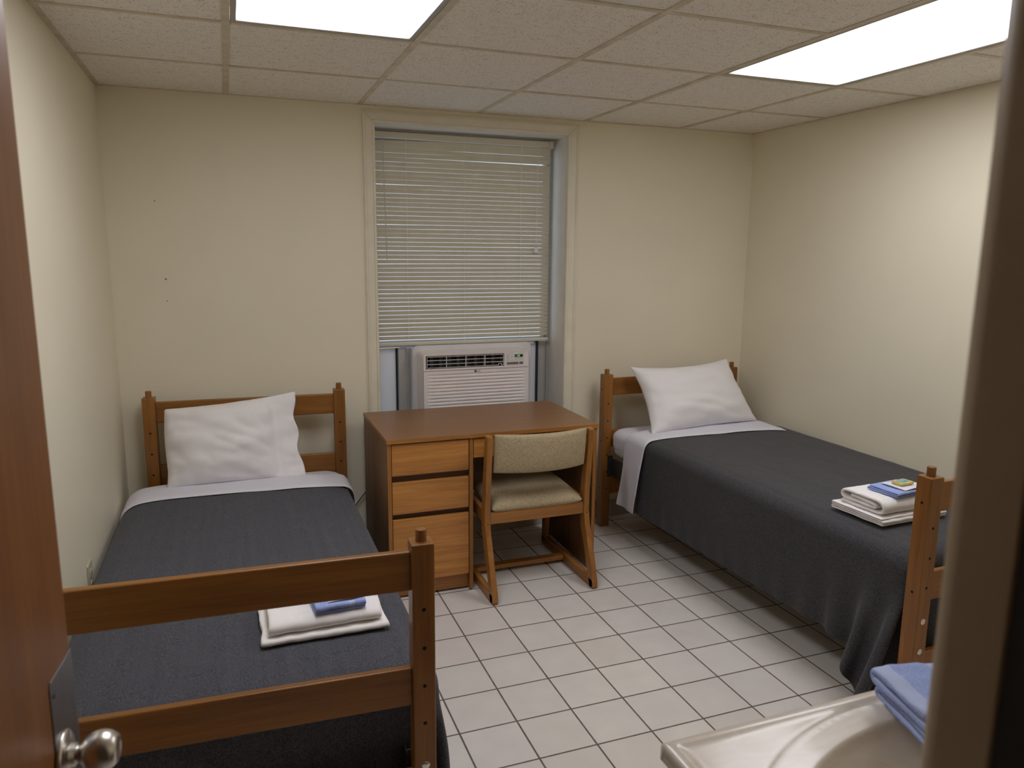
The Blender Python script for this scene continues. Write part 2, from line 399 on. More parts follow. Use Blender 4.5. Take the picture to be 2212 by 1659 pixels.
# window casing (mitred boards)
CW = .058
def casing(name, p):
    a, b2, c, d = p       # outer start, outer end, inner end, inner start in (x,z)
    m = MB()
    lv = [(0, .0), (0, .012), (.18, .016), (.24, .012), (.74, .012), (.8, .017), (.94, .017), (1, .012), (1, 0)]
    R = []
    for (s0, s1) in ((a, d), (b2, c)):
        R.append([(s0[0] + (s1[0] - s0[0]) * u, -h, s0[1] + (s1[1] - s0[1]) * u) for u, h in lv])
    m.grid(R)
    return struct(m.build(name, TRIMP))
g = .0012
casing('trim_2', ((WX0 - CW, 0), (WX0 - CW, WZ1 + CW - g), (WX0, WZ1 - g), (WX0, 0)))
casing('trim_3', ((WX0 - CW + g, WZ1 + CW), (WX1 + CW + .006 - g, WZ1 + CW), (WX1 - g, WZ1), (WX0 + g, WZ1)))
casing('trim_4', ((WX1 + CW + .006, WZ1 + CW - g), (WX1 + CW + .006, 0), (WX1, 0), (WX1, WZ1 - g)))
# window itself
win = struct(empty('window_1', ((WX0 + WX1) / 2, .2, WZ0)))
def wchild(o):
    o.parent = win; o.matrix_parent_inverse = Matrix.Translation(-Vector(win.location)); return o
rt = MB().box(WX1 - .002, WX1 + .003, .003, .30, WZ0, WZ1).box(WX0 - .003, WX0 + .002, .003, .30, WZ0, WZ1).box(WX0, WX1, .003, .30, WZ1 - .002, WZ1 + .003)
wchild(rt.build('reveal', RETURNP))
wchild(box('window_sill', WX0 - .05, WX1 + .05, -.035, .20, WZ0 - .03, WZ0, TRIMP, bevel=.004))
fr = MB()
fr.box(WX0, WX0 + .012, .19, .28, WZ0, WZ1).box(WX1 - .022, WX1, .19, .28, WZ0, WZ1).box(WX0 + .012, WX1 - .022, .19, .28, WZ1 - .062, WZ1)  # head piece deepened to block daylight passing above the blind's headrail
fr.box(WX1 - .077, WX1 - .022, .20, .27, WZ0, 1.06)
wchild(fr.build('window_frame', VINYL, bevel=.002))
sa = MB().box(WX0 + .012, WX1 - .022, .21, .25, 1.045, 1.080).box(WX0 + .012, WX0 + .022, .21, .25, 1.080, WZ1 - .062).box(WX1 - .034, WX1 - .022, .21, .25, 1.080, WZ1 - .062)
wchild(sa.build('sash', VINYL, bevel=.002))
wchild(box('pane', WX0 + .022, WX1 - .034, .228, .232, 1.080, WZ1 - .062, GLASS, bevel=0))

# ------------------------------------------------------------------ air conditioner
ac = tag(empty('air_conditioner', (1.216, .12, .56)), 'white window air conditioner with slatted front and green digital display, below the blind', 'air conditioner')
ox, oy, oz = ac.location
def A(o):
    o.parent = ac; o.matrix_parent_inverse = Matrix.Translation(-Vector((ox, oy, oz))); return o
def rrect(x0, x1, z0, z1, r, k=6, corners=(1, 1, 1, 1)):
    P = []
    for (cx, cz, a0, on) in ((x1 - r, z1 - r, 0, corners[0]), (x0 + r, z1 - r, 90, corners[1]), (x0 + r, z0 + r, 180, corners[2]), (x1 - r, z0 + r, 270, corners[3])):
        if on:
            for i in range(k + 1):
                a = math.radians(a0 + 90 * i / k); P.append((cx + r * math.cos(a), cz + r * math.sin(a)))
        else:
            a = math.radians(a0 + 45); P.append((cx + r * (1 if math.cos(a) > 0 else -1), cz + r * (1 if math.sin(a) > 0 else -1)))
    return P
A(MB().prism(rrect(.883, 1.578, .53, 1.062, .028), .115, .135, 'y').build('bezel', ACB, bevel=.003))
# front body: box with sloped shoulders, opening for the grille
fy, by = .008, .116
X0, X1, Z0, Z1 = .916, 1.522, .56, 1.024
gx0, gx1, gz0, gz1 = .931, 1.376, .948, 1.018
lx0, lx1, ltop = .935, 1.502, .917
fb = MB()
# side/top shell rings
front = rrect(X0, X1, Z0, Z1, .016); rear = rrect(X0 - .010, X1 + .012, Z0 - .012, Z1 + .014, .022)
fb.grid([[(a, fy + .004, c) for a, c in front], [(a * .4 + d * .6, fy + .02, c * .4 + e * .6) for (a, c), (d, e) in zip(front, rear)], [(a, by, c) for a, c in rear]], closed_u=True)
# face pieces around grille and above louvres
for (a, b_, c, d) in ((X0 + .001, X1 - .001, gz1, Z1 - .001), (X0 + .001, gx0, .937, gz1), (gx1, X1 - .001, .937, gz1), (gx0, gx1, .937, gz0)):
    fb.box(a, b_, fy, fy + .01, c, d)
A(fb.build('housing', ACW, bevel=.0015))
# lower louvred panel: wavy section swept across
lp = MB(); prof = []
npitch = 18; z = .935
prof.append((fy, .935)); prof.append((fy, ltop + .006))
pz = .0187
for i in range(npitch):
    zt = ltop - i * pz
    prof += [(fy, zt), (fy + .0065, zt - .002), (fy + .0065, zt - .0045), (fy + .0022, zt - .007), (fy - .0006, zt - .012), (fy, zt - pz + .0005)]
prof.append((fy, Z0))
cols = [(X0 + .001, 0), (lx0, 0), (lx0 + .012, .35), (lx0 + .03, 1), (lx1 - .03, 1), (lx1 - .012, .35), (lx1, 0), (X1 - .001, 0)]
lp.grid([[(x, fy + (yy - fy) * w, zz) for yy, zz in prof] for x, w in cols])
A(lp.build('louvre_panel', ACW))
# air outlet grille
A(box('grille_backing', gx0 - .002, gx1 + .002, fy + .05, fy + .055, gz0 - .003, gz1 + .003, BLACK, bevel=0))
gwl = MB().box(gx0 - .002, gx1 + .002, fy + .011, fy + .05, gz1, gz1 + .002).box(gx0 - .002, gx1 + .002, fy + .011, fy + .05, gz0 - .002, gz0).box(gx0 - .002, gx0, fy + .011, fy + .05, gz0, gz1).box(gx1, gx1 + .002, fy + .011, fy + .05, gz0, gz1)
A(gwl.build('grille_duct', BLACK))
gr = MB()
gh = (gz1 - gz0)
xs0, xs1, zs0, zs1 = gx0 + .005, gx1 - .004, gz0 + .005, gz1 - .004
gr.box(xs0, xs1, fy - .002, fy + .004, zs1 - .002, zs1).box(xs0 + .004, xs1 - .03, fy - .002, fy + .004, zs0, zs0 + .002)
gr.box(xs0, xs0 + .002, fy - .002, fy + .004, zs0, zs1).box(xs1 - .002, xs1, fy - .002, fy + .004, zs0, zs1)
gr.box(xs1 - .012, xs1, fy - .002, fy + .004, zs0, zs0 + .002).box(xs1 - .03, xs1 - .028, fy - .002, fy + .004, zs0, zs0 + .012).box(xs1 - .014, xs1 - .012, fy - .002, fy + .004, zs0, zs0 + .012).box(xs1 - .03, xs1 - .012, fy - .002, fy + .004, zs0 + .010, zs0 + .012)
for k in (1, 2): zc = zs0 + (zs1 - zs0) * k / 3; gr.box(xs0, xs1, fy - .002, fy + .005, zc - .0012, zc + .0012)
for k in (1, 2, 3): xc = xs0 + (xs1 - xs0) * k / 4; gr.box(xc - .0014, xc + .0014, fy - .0015, fy + .006, zs0, zs1)
A(gr.build('grille', ACW))
VANE = plain('vane_grey', (.05, .05, .055), .6)
for k in range(9):
    xc = gx0 + .03 + k * .05; A(box('air_vane', xc, xc + .016, fy + .03, fy + .032, gz0, gz1, VANE, bevel=0))
A(box('seam', X0 + .001, X1 - .001, fy - .0004, fy + .002, .9355, .937, plain('seam_shadow', (.2, .18, .17), .8), bevel=0))
cp = A(MB().prism(rrect(1.383, 1.492, .949, 1.017, .006), fy - .0015, fy + .001, 'y').build('control_panel', plain('control_plastic', (.68, .66, .66), .35)))
pf = fy - .0016
def ctl(name, x0, x1, z0, z1, mat, t=.0006): return A(box(name, x0, x1, pf - t, pf, z0, z1, mat, bevel=0))
ctl('display', 1.437, 1.4855, .9945, 1.0095, BLACK)
GREEN = emis('green_led', (.22, 1.0, .12), 1.1); PALEG = plain('display_grey', (.35, .37, .36), .5)
# seven-segment figures
def seg7(x, z, w, h, on, mb):
    t = .0011
    S = {'a': (x, x + w, z + h - t, z + h), 'g': (x, x + w, z + h / 2 - t / 2, z + h / 2 + t / 2), 'd': (x, x + w, z, z + t),
         'f': (x, x + t, z + h / 2, z + h), 'b': (x + w - t, x + w, z + h / 2, z + h), 'e': (x, x + t, z, z + h / 2), 'c': (x + w - t, x + w, z, z + h / 2)}
    for k in on: a, b_, c, d = S[k]; mb.box(a, b_, pf - .0009, pf - .0006, c, d)
for xd, on in ((1.4510, 'afgcd'), (1.4605, 'abcdefg')):
    sm = MB(); seg7(xd, .9975, .0058, .0092, on, sm); A(sm.build('display_digit', GREEN))
ctl('display_mark', 1.4395, 1.4475, .9985, 1.0015, PALEG, .0009)
PRG = plain('print_grey', (.17, .17, .19), .6)
for x, z, w in ((1.391, 1.0035, .011), (1.389, .9945, .012), (1.413, .9945, .012), (1.393, .984, .011), (1.391, .9745, .011), (1.413, .9765, .013), (1.4435, .982, .008)):
    A(box('button_mark', x, x + w, pf - .0005, pf, z, z + .0016, PRG, bevel=0))
A(box('button_mark', 1.4605, 1.464, pf - .0005, pf, .981, .9835, PRG, bevel=0)); A(box('button_mark', 1.476, 1.479, pf - .0005, pf, .981, .9845, PRG, bevel=0))
bo = MB()
for (x0, x1, z0, z1) in ((1.4385, 1.486, .9755, .976), (1.4385, 1.486, .9905, .991), (1.4385, 1.439, .976, .9905), (1.4855, 1.486, .976, .9905), (1.470, 1.4705, .976, .9905)):
    bo.box(x0, x1, pf - .0004, pf, z0, z1)
A(bo.build('button_outline', plain('outline_grey', (.38, .36, .36), .6)))
ctl('nameplate', 1.3905, 1.459, .9545, .9675, plain('plate_brown', (.16, .135, .115), .5)); ctl('nameplate', 1.4645, 1.487, .9545, .9675, plain('plate_brown2', (.16, .135, .115), .5))
# maker's mark: round emblem and two letters
lg = MB()
LGM = plain('logo_grey', (.10, .10, .11), .5)
lg.lathe([(.0075, 0), (.0075, .0006)], (1.2085, fy, .9262), (0, -1, 0), 24)
ft = .0007
def lb(x0, x1, z0, z1): lg.box(x0, x1, fy - ft, fy, z0, z1)
lb(1.2200, 1.2215, .9215, .9310); lb(1.2200, 1.2262, .9215, .9230)
lb(1.2285, 1.2300, .9215, .9310); lb(1.2285, 1.2355, .9295, .9310); lb(1.2285, 1.2355, .9215, .9230); lb(1.2340, 1.2355, .9215, .9265); lb(1.2320, 1.2355, .9255, .9267)
A(lg.build('logo', LGM))
le = MB(); fy2 = fy - .0007
le.box(1.2080, 1.2087, fy2 - .0003, fy2, .9235, .9295).box(1.2087, 1.2112, fy2 - .0003, fy2, .9235, .9242).box(1.2050, 1.2060, fy2 - .0003, fy2, .9275, .9286)
A(le.build('logo_mark', plain('logo_light', (.5, .48, .47), .5)))
A(box('cabinet', .905, 1.55, .136, .55, .56, 1.03, plain('ac_case', (.3, .3, .3), .5), bevel=.004))
# filler panels beside it
def filler(name, x0, x1, label):
    p = tag(box(name, x0, x1, .196, .200, WZ0 + .001, 1.045, SIDEP, bevel=0), label, 'panel')
    return p
filler('filler_panel', WX0 + .013, .806, 'pale blue-white plastic filler panel left of the air conditioner')
filler('filler_panel', 1.581, 1.640, 'narrow blue-white plastic filler panel right of the air conditioner')
tag(box('rubber_seal', .806, .816, .185, .200, WZ0 + .001, 1.045, BLACK, bevel=.001), 'thin black rubber seal strip edging the left filler panel', 'seal')
tag(box('rubber_seal', 1.640, 1.651, .182, .205, WZ0 + .001, 1.06, BLACK, bevel=.001), 'thin black rubber seal strip edging the right filler panel', 'seal')
tag(MB().box(.818, .866, .170, .205, WZ0 + .001, 1.045).box(.862, .868, .150, .170, WZ0 + .001, 1.045).box(.866, .890, .172, .180, WZ0 + .001, 1.045).build('side_channel', VINYL, bevel=.002), 'grey vertical mounting channel left of the air conditioner', 'channel')  # rear flange added to block daylight in the gap beside the bezel

# ------------------------------------------------------------------ blind
bl = tag(empty('window_blind', (1.2, .15, 2.17)), 'closed cream horizontal slat blind hanging in the window', 'blind')
def Bc(o):
    o.parent = bl; o.matrix_parent_inverse = Matrix.Translation(-Vector(bl.location)); return o
bx0, bx1 = .702, 1.690
Bc(box('headrail', .700, 1.676, .130, .165, 2.146, 2.176, SLAT, bevel=.002))
Bc(box('end_bracket', 1.676, 1.704, .126, .168, 2.140, 2.178, SLAT, bevel=.002))
sl = MB(); NS = 46; pitch = (2.140 - 1.092) / NS
def xat(k): return bx0 + (bx1 - bx0) * k / 12
for i in range(NS):
    zc = 2.142 - (i + .5) * pitch
    tilt0 = math.radians(66 + random.uniform(-2.0, 2.0)); sx = random.uniform(-.0008, .0008)
    rows = []
    for k in range(13):
        u = k / 12; tilt = tilt0; dz = sx * (u - .5) * 2
        if i == 0: dz += -.011 * max(0, 1 - u / .38); tilt += .12
        if i == 1: dz += -.004 * max(0, 1 - u / .5) + .001 * u
        if i == 4: dz += -.0035 * u * u
        if i == 3: dz += .0022 * u * u
        if i in (10, 19, 28): dz += -.0018 * max(0, 1 - u / .35)
        row = []
        for q in range(7):
            s = (q / 6 - .5) * .0232
            cv = .0018 * (1 - (2 * q / 6 - 1) ** 2)
            # room-side edge low
            yy = .147 - s * math.cos(tilt) - cv * math.sin(tilt)
            zz = zc + s * math.sin(tilt) + cv * math.cos(tilt) + dz
            row.append((xat(k), yy, zz))
        rows.append(row)
    sl.grid(rows)
so = Bc(sl.build('slats', SLAT, smooth=True))
Bc(box('bottom_rail', bx0 - .002, bx1 + .004, .134, .158, 1.064, 1.082, SLAT, bevel=.004))
for x in (.868, 1.184, 1.514):
    m = MB().tube([(x, .1335, 2.15), (x, .1335, 1.07)], .0008, 6)
    if x != 1.184:
        for i in range(NS): m.box(x - .0012, x + .0012, .132, .1335, 2.130 - i * pitch, 2.140 - i * pitch)
    Bc(m.build('ladder_cord', WHITEP))
Bc(MB().tube([(.742, .126, 2.15), (.743, .126, 2.13), (.752, .126, 1.74), (.756, .126, 1.52)], .0022, 8).build('tilt_wand', translucent('clear_wand', (.7, .68, .6), .4)))
for xx, yy in ((1.600, .124), (1.6095, .129)):
    pc = Bc(MB().tube([(xx + .006, yy, 2.15), (xx, yy, 1.59)], .0009, 6).build('pull_cord', WHITEP))
    MB().lathe([(.003, .03), (.006, .025), (.010, .004), (.010, 0)], (xx, yy, 1.567), (0, 0, 1), 12).build('tassel', WHITEP, pc, smooth=True)

# ------------------------------------------------------------------ bed frame
BW, BL = .915, 2.128
MX0, MX1, MY0, MY1 = .032, .885, -.062, -2.052     # mattress footprint, bed space
def hole_mb(mb, x, y, z, axis):
    mb.lathe([(.0048, 0), (.0048, .0007)], (x, y, z), axis, 12)
def make_bed(name, loc, rz, top, label):
    t = tag(empty(name, (loc[0], loc[1], 0), rz), label, 'bed frame')
    P = .055
    for ix, x0 in enumerate((0, BW - P)):
        for iy, y1 in enumerate((0, -BL + P)):
            p = box('post', x0, x0 + P, y1 - P, y1, 0, .895, BED['z'], t, bevel=.0035)
            MB().lathe([(.0135, -.01), (.0135, .027), (.0115, .030), (0, .030)], (x0 + P / 2, y1 - P / 2, .895), (0, 0, 1), 20).build('peg', BED['z'], p, bevel=.001)
            face = y1 - P
            for k in range(6):
                z = .73 - .1 * k
                if iy == 1 and any(abs(z - zz) < .03 for zz in (top - .185, top - .29)): continue
                hm = MB(); hole_mb(hm, x0 + P / 2, face + .0003, z, (0, -1, 0)); hm.build('bolt_hole', HOLE, p)
            for z in (.81, .51, .23):
                hm = MB(); hole_mb(hm, (x0 + .0003) if ix == 0 else x0 + P - .0003, y1 - P / 2, z, (-1 if ix == 0 else 1, 0, 0)); hm.build('bolt_hole', HOLE, p)
            zb = top - .185
            if iy == 1:
                for z in (zb, zb - .105):
                    MB().lathe([(.0105, 0), (.0105, .002), (.007, .004), (0, .0042)], (x0 + P / 2, face, z), (0, -1, 0), 18).build('bolt', BOLT, p, bevel=.0005)
    for nm, yo in (('head', -.018), ('foot', -BL + .018 + .022)):
        for z0, z1 in ((.773, .873), (.472, .572), (.190, .290)):
            box('rail', P - .002, BW - P + .002, yo - .022, yo, z0, z1, BED['x'], t, bevel=.005, seg=3)
    zb = top - .29
    for x0, x1 in ((.060, .064), (BW - .064, BW - .060)):
        MB().box(x0, x1, -BL + P + .004, -P - .004, zb, zb + .10).box(min(x0, BW / 2 if x0 < .4 else x0 - .03), x1 if x0 > .4 else x0 + .034, -BL + P + .004, -P - .004, zb, zb + .004).build('side_rail', DARKMETAL, t)
        for y in (-P - .005, -BL + P + .001):
            k = MB().box(x0 - .028 if x0 < .4 else x0, x1 if x0 < .4 else x1 + .028, y, y + .004, zb - .01, zb + .115)
            k.box(x0 - .028 if x0 < .4 else x1, x0 if x0 < .4 else x1 + .028, y - (.03 if y > -1 else -.004), y + (.0 if y > -1 else .03), zb, zb + .1) if False else None
            k.lathe([(.009, 0), (.009, .005), (.004, .007)], ((x0 + x1) / 2 + (-.012 if x0 < .4 else .012), y if y > -1 else y + .004, zb + .09), (0, -1 if y > -1 else 1, 0), 12)
            k.build('bracket', DARKMETAL, t)
    d = MB()
    for i in range(14):
        y = -.12 - i * .145; d.box(.066, BW - .066, y - .012, y + .012, zb + .012, zb + .016)
    for x in (.2, .457, .7): d.box(x - .01, x + .01, -.13, -.12 - 13 * .145, zb + .010, zb + .018)
    d.build('spring_deck', DARKMETAL, t)
    return t
LBO, LBR, LTOP = (-.435, -.0654), -.0411, .50
LMO, LMR = (-.441, -.068), -.004          # bedding of the left bed lies straighter than its frame
RBO, RBR, RTOP = (1.9155, -.105), .028, .60
lbed = make_bed('bed_frame', LBO, LBR, LTOP, 'oak bed frame on the left with pegged posts and two-rail ends')
rbed = make_bed('bed_frame', RBO, RBR, RTOP, 'oak bed frame against the right wall, its foot post beside the door jamb')

def bedspace(loc, rz):
    c, s = math.cos(rz), math.sin(rz)
    return lambda x, y, z: (loc[0] + x * c - y * s, loc[1] + x * s + y * c, z)
LS, RS = bedspace(LMO, LMR), bedspace(RBO, RBR)

def nz(x, y, z, s=1.0): return noise.noise(Vector((x * s, y * s, z * s)))

def rounded_slab(x0, x1, y0, y1, z0, z1, r, nx, ny, amp=0.0, seed=0.0, kk=5):
    """closed soft box: rings of the profile swept around the footprint"""
    m = MB()
    cx, cy = (x0 + x1) / 2, (y0 + y1) / 2; hx, hy = (x1 - x0) / 2, (y1 - y0) / 2
    ring = []
    rc = min(.07, hx * .4, hy * .4)
    for (sx, sy, a0) in ((1, 1, 0), (-1, 1, 90), (-1, -1, 180), (1, -1, 270)):
        for i in range(6):
            a = math.radians(a0 + 90 * i / 5); ring.append((cx + sx * (hx - rc) + rc * math.cos(a), cy + sy * (hy - rc) + rc * math.sin(a)))
    out = []
    K = len(ring)
    for i in range(K):
        a, b = ring[i], ring[(i + 1) % K]; L = math.dist(a, b); n = max(1, int(L / .04))
        for q in range(n): out.append((a[0] + (b[0] - a[0]) * q / n, a[1] + (b[1] - a[1]) * q / n))
    prof = []
    for i in range(kk + 1):
        a = PI / 2 * i / kk; prof.append((r * (1 - math.sin(a)), z0 + r * (1 - math.cos(a))))
    for q in range(1, 4): prof.append((0, z0 + r + (z1 - z0 - 2 * r) * q / 4))
    for i in range(kk + 1):
        a = PI / 2 * i / kk; prof.append((r * (1 - math.cos(a)), z1 - r + r * math.sin(a)))
    rows = []
    for ins, z in prof:
        row = []
        for (x, y) in out:
            dx, dy = x - cx, y - cy; fx, fy_ = (hx - ins) / hx, (hy - ins) / hy
            d = amp * nz(x * 6 + seed, y * 6, z * 22)
            row.append((cx + dx * fx + d * (1 if dx > 0 else -1) * (abs(dx) > hx - rc), cy + dy * fy_, z))
        rows.append(row)
    # top cap rings
    for f in (.92, .75, .5, .25, .02):
        rows.append([(cx + (x - cx) * f * (hx - r) / hx, cy + (y - cy) * f * (hy - r) / hy, z1 + .004 * (1 - f)) for x, y in out])
    m.grid(rows, closed_u=True)
    m.f.append(tuple(range(len(out)))[::-1])
    return m
def make_mattress(S, loc, rz, top, label):
    t = tag(empty('mattress', (loc[0], loc[1], top - .16), rz), label, 'mattress')
    o = rounded_slab(MX0, MX1, MY1, MY0, -.0 + .02, .16 - .008, .045, 10, 20, .004, top * 9).build('fitted_sheet', SHEETM, t, smooth=True)
    rounded_slab(MX0 + .006, MX1 - .006, MY1 + .006, MY0 - .006, 0, .06, .028, 10, 20).build('mattress_body', MATTB, t, smooth=True)
    return t
make_mattress(LS, LMO, LMR, LTOP, 'mattress in a white sheet on the left bed, mostly under the blanket')
make_mattress(RS, RBO, RBR, RTOP, 'mattress in a white fitted sheet on the right bed, corner showing by the desk')

# ------------------------------------------------------------------ cloth (small position-based solver)
def cloth(top, gapf, sag, post, rails_u, OS, OF, e, steps, seed):
    """bed space: u runs from the near side edge inward, y toward the foot is negative."""
    ue, uf, yf = MX0 + .003, MX1 - .003, MY1 + .003
    far = .15
    W = uf - ue; nu = 74; s = np.linspace(-OS, W + far, nu); hs = s[1] - s[0]
    nv = 90; L0 = -.37 - yf
    tv = np.linspace(0, L0 + OF, nv); ht = tv[1] - tv[0]
    S_, T_ = np.meshgrid(s, tv)
    rng = np.random.RandomState(seed)
    X = np.zeros((nv, nu, 3)); F = np.zeros((nv, nu), bool)
    ci, si = e[0] / math.hypot(*e), e[1] / math.hypot(*e)
    for j in range(nv):
        for i in range(nu):
            a, t = s[i], tv[j]
            ds = max(0, -a); df = max(0, a - W); dt = max(0, t - L0)
            u = ue + min(max(a, 0), W)
            y = -.37 - min(t, L0)
            f = min(max(a, 0), W) / W
            wall_gap = gapf(y)
            crown = .010 * (1 - (2 * f - 1) ** 4) * min(1, (L0 - t) / .2 if t < L0 else 0)
            wr = .0035 * nz(u * 5 + seed, y * 2.2, 0) + .0015 * nz(u * 17 + seed, y * 9, 3)
            z = top + .004 + crown + wr
            if ds == 0 and dt == 0 and df == 0:
                X[j, i] = (u, y, z)
                F[j, i] = a > .055 and t < L0 - .055
            elif df > 0 and dt == 0:
                # toward the wall: rounds over and sinks into the gap
                q = min(df, wall_gap); ang = q / wall_gap
                X[j, i] = (uf + wall_gap * math.sin(min(ang, 1) * PI / 2), y, z - sag * (1 - math.cos(min(ang, 1) * PI / 2)) - max(0, df - wall_gap))
                F[j, i] = True
            elif df > 0:
                X[j, i] = (uf + .02, yf - .015, top - dt); F[j, i] = False
            elif dt == 0:
                X[j, i] = (ue - .012 - .03 * ds, y, top - ds)
            elif ds == 0:
                X[j, i] = (u, yf - .014, top - dt)
            else:
                d = math.hypot(ds, dt); ph = math.atan2(dt, ds)
                th = ph if ph < PI / 4 else PI / 2 - ph
                lay = .006 + .012 * ph
                X[j, i] = (ue - lay - ci * d * math.sin(th), yf - .010 + si * d * math.sin(th), top - d * math.cos(th))
    X += rng.uniform(-.0008, .0008, X.shape) * (~F)[..., None]
    P0 = X.copy(); w = np.where(F, 0.0, 1.0)
    def con(pa, pb, rest, k):
        A_ = X[pa]; B_ = X[pb]; d = B_ - A_; l = np.sqrt((d * d).sum(-1)) + 1e-9
        wa, wb_ = w[pa], w[pb]; ws = wa + wb_; ws = np.where(ws == 0, 1, ws)
        c = (k * (l - rest) / (l * ws))[..., None] * d
        X[pa] = A_ + c * wa[..., None]; X[pb] = B_ - c * wb_[..., None]
    sl_ = np.s_
    cons = []
    for o in (0, 1):
        n = (nu - 1 - o) // 2 * 2 + o
        ia = list(range(o, nu - 1, 2)); a0, a1 = o, ia[-1] + 1
        cons.append((sl_[:, a0:a1:2], sl_[:, a0 + 1:a1 + 1:2], hs, 1.0))
        ja = list(range(o, nv - 1, 2)); b0, b1 = o, ja[-1] + 1
        cons.append((sl_[b0:b1:2, :], sl_[b0 + 1:b1 + 1:2, :], ht, 1.0))
        dg = math.hypot(hs, ht)
        cons.append((sl_[b0:b1:2, :-1], sl_[b0 + 1:b1 + 1:2, 1:], dg, .35))
        cons.append((sl_[b0:b1:2, 1:], sl_[b0 + 1:b1 + 1:2, :-1], dg, .35))
    for o in range(4):
        ia = list(range(o, nu - 2, 4))
        for oo in (0,):
            if ia: cons.append((sl_[:, o:ia[-1] + 1:4], sl_[:, o + 2:ia[-1] + 3:4], 2 * hs, .25))
        ja = list(range(o, nv - 2, 4))
        cons.append((sl_[o:ja[-1] + 1:4, :], sl_[o + 2:ja[-1] + 3:4, :], 2 * ht, .25))
    bxs = [((MX0 + MX1) / 2, (MY0 + MY1) / 2, top - .080, (MX1 - MX0) / 2, (MY0 - MY1) / 2, .080, .042, .003)]
    P = .055
    bxs.append((post[0] + P / 2, post[1] + P / 2, .45, P / 2, P / 2, .455, .006, .008))
    bxs.append((post[0] + BW - P / 2, post[1] + P / 2, .45, P / 2, P / 2, .455, .006, .006))
    for z in (.823, .522, .24): bxs.append((post[0] + BW / 2, post[1] + .029, z, BW / 2 - P, .011, .05, .004, .006))
    bxs.append((rails_u, -BL / 2, top - .24, .012, BL / 2 - P, .055, .004, .006))
    V = np.zeros_like(X); dt_ = 1 / 60.; 
    for st in range(steps):
        prev = X.copy()
        V *= .985 if st < steps - 60 else .93
        V[..., 2] -= 9.8 * dt_
        X += V * dt_ * w[..., None]
        hit = np.zeros((nv, nu), bool)
        for it in range(7):
            for c in cons: con(*c)
            for (cx, cy, cz, hx, hy, hz, r, mg) in bxs:
                rel = X - np.array([cx, cy, cz]); sg = np.sign(rel); q = np.abs(rel) - (np.array([hx, hy, hz]) - r)
                qp = np.maximum(q, 0); ln = np.sqrt((qp * qp).sum(-1)); ins = np.minimum(q.max(-1), 0)
                d = ln + ins - r
                m_ = (d < mg) & (w > 0)
                if m_.any():
                    ax = q[m_].argmax(-1); nrm = np.where((ln[m_] > 1e-6)[:, None], qp[m_] / (ln[m_] + 1e-9)[:, None], np.eye(3)[ax]) * sg[m_]
                    X[m_] += nrm * (mg - d[m_])[:, None]; hit |= m_
            lo = X[..., 2] < .006
            X[..., 2] = np.where(lo & (w > 0), .006, X[..., 2]); hit |= lo
            X[..., 0] = np.where((w > 0) & (X[..., 0] > uf + gapf(-2.0)), uf + gapf(-2.0), X[..., 0])
        V = (X - prev) / dt_
        V[hit] *= .55
        sp = np.sqrt((V * V).sum(-1)); V *= np.minimum(1, 3.0 / (sp + 1e-6))[..., None]
    return X

def blanket(nm, X, mirror, loc, rz, mat, label):
    nv, nu, _ = X.shape
    Y = X.copy()
    if mirror: Y[..., 0] = BW - Y[..., 0]
    me = bpy.data.meshes.new(nm)
    fs = [(j * nu + i, j * nu + i + 1, (j + 1) * nu + i + 1, (j + 1) * nu + i) for j in range(nv - 1) for i in range(nu - 1)]
    if mirror: fs = [f[::-1] for f in fs]
    me.from_pydata([tuple(p) for p in Y.reshape(-1, 3).tolist()], [], fs)
    o = link(nm, me, mat, None, smooth=True)
    o.location = (loc[0], loc[1], 0); o.rotation_euler = (0, 0, rz)
    so = o.modifiers.new('thick', 'SOLIDIFY'); so.thickness = .0045; so.offset = 1 if True else -1
    s = o.modifiers.new('sub', 'SUBSURF'); s.levels = 1; s.render_levels = 1
    tag(o, label, 'blanket')
    return o

XLb = cloth(LTOP, lambda y: .112, .085, (.082, -2.155), .11, .385, .37, (1.0, .05), 240, 3)
XRb = cloth(RTOP, lambda y: 1.018 - .028 * abs(y) - .882, .028, (0, -BL), .055, .335, .385, (.75, .62), 240, 11)
_m = np.clip((-1.80 - XRb[..., 1]) / .2, 0, 1); _m = _m * _m * (3 - 2 * _m) * np.clip((RTOP - .16 - XRb[..., 2]) / .33, 0, 1.1) * (XRb[..., 0] < .2)
XRb[..., 0] -= .075 * _m; XRb[..., 1] += .035 * _m
blanket('blanket', XLb, True, LMO, LMR, WOOL, 'dark grey wool blanket spread over the left bed')
blanket('blanket', XRb, False, RBO, RBR, WOOLR, 'charcoal wool blanket on the right bed, hanging down toward the floor tiles')

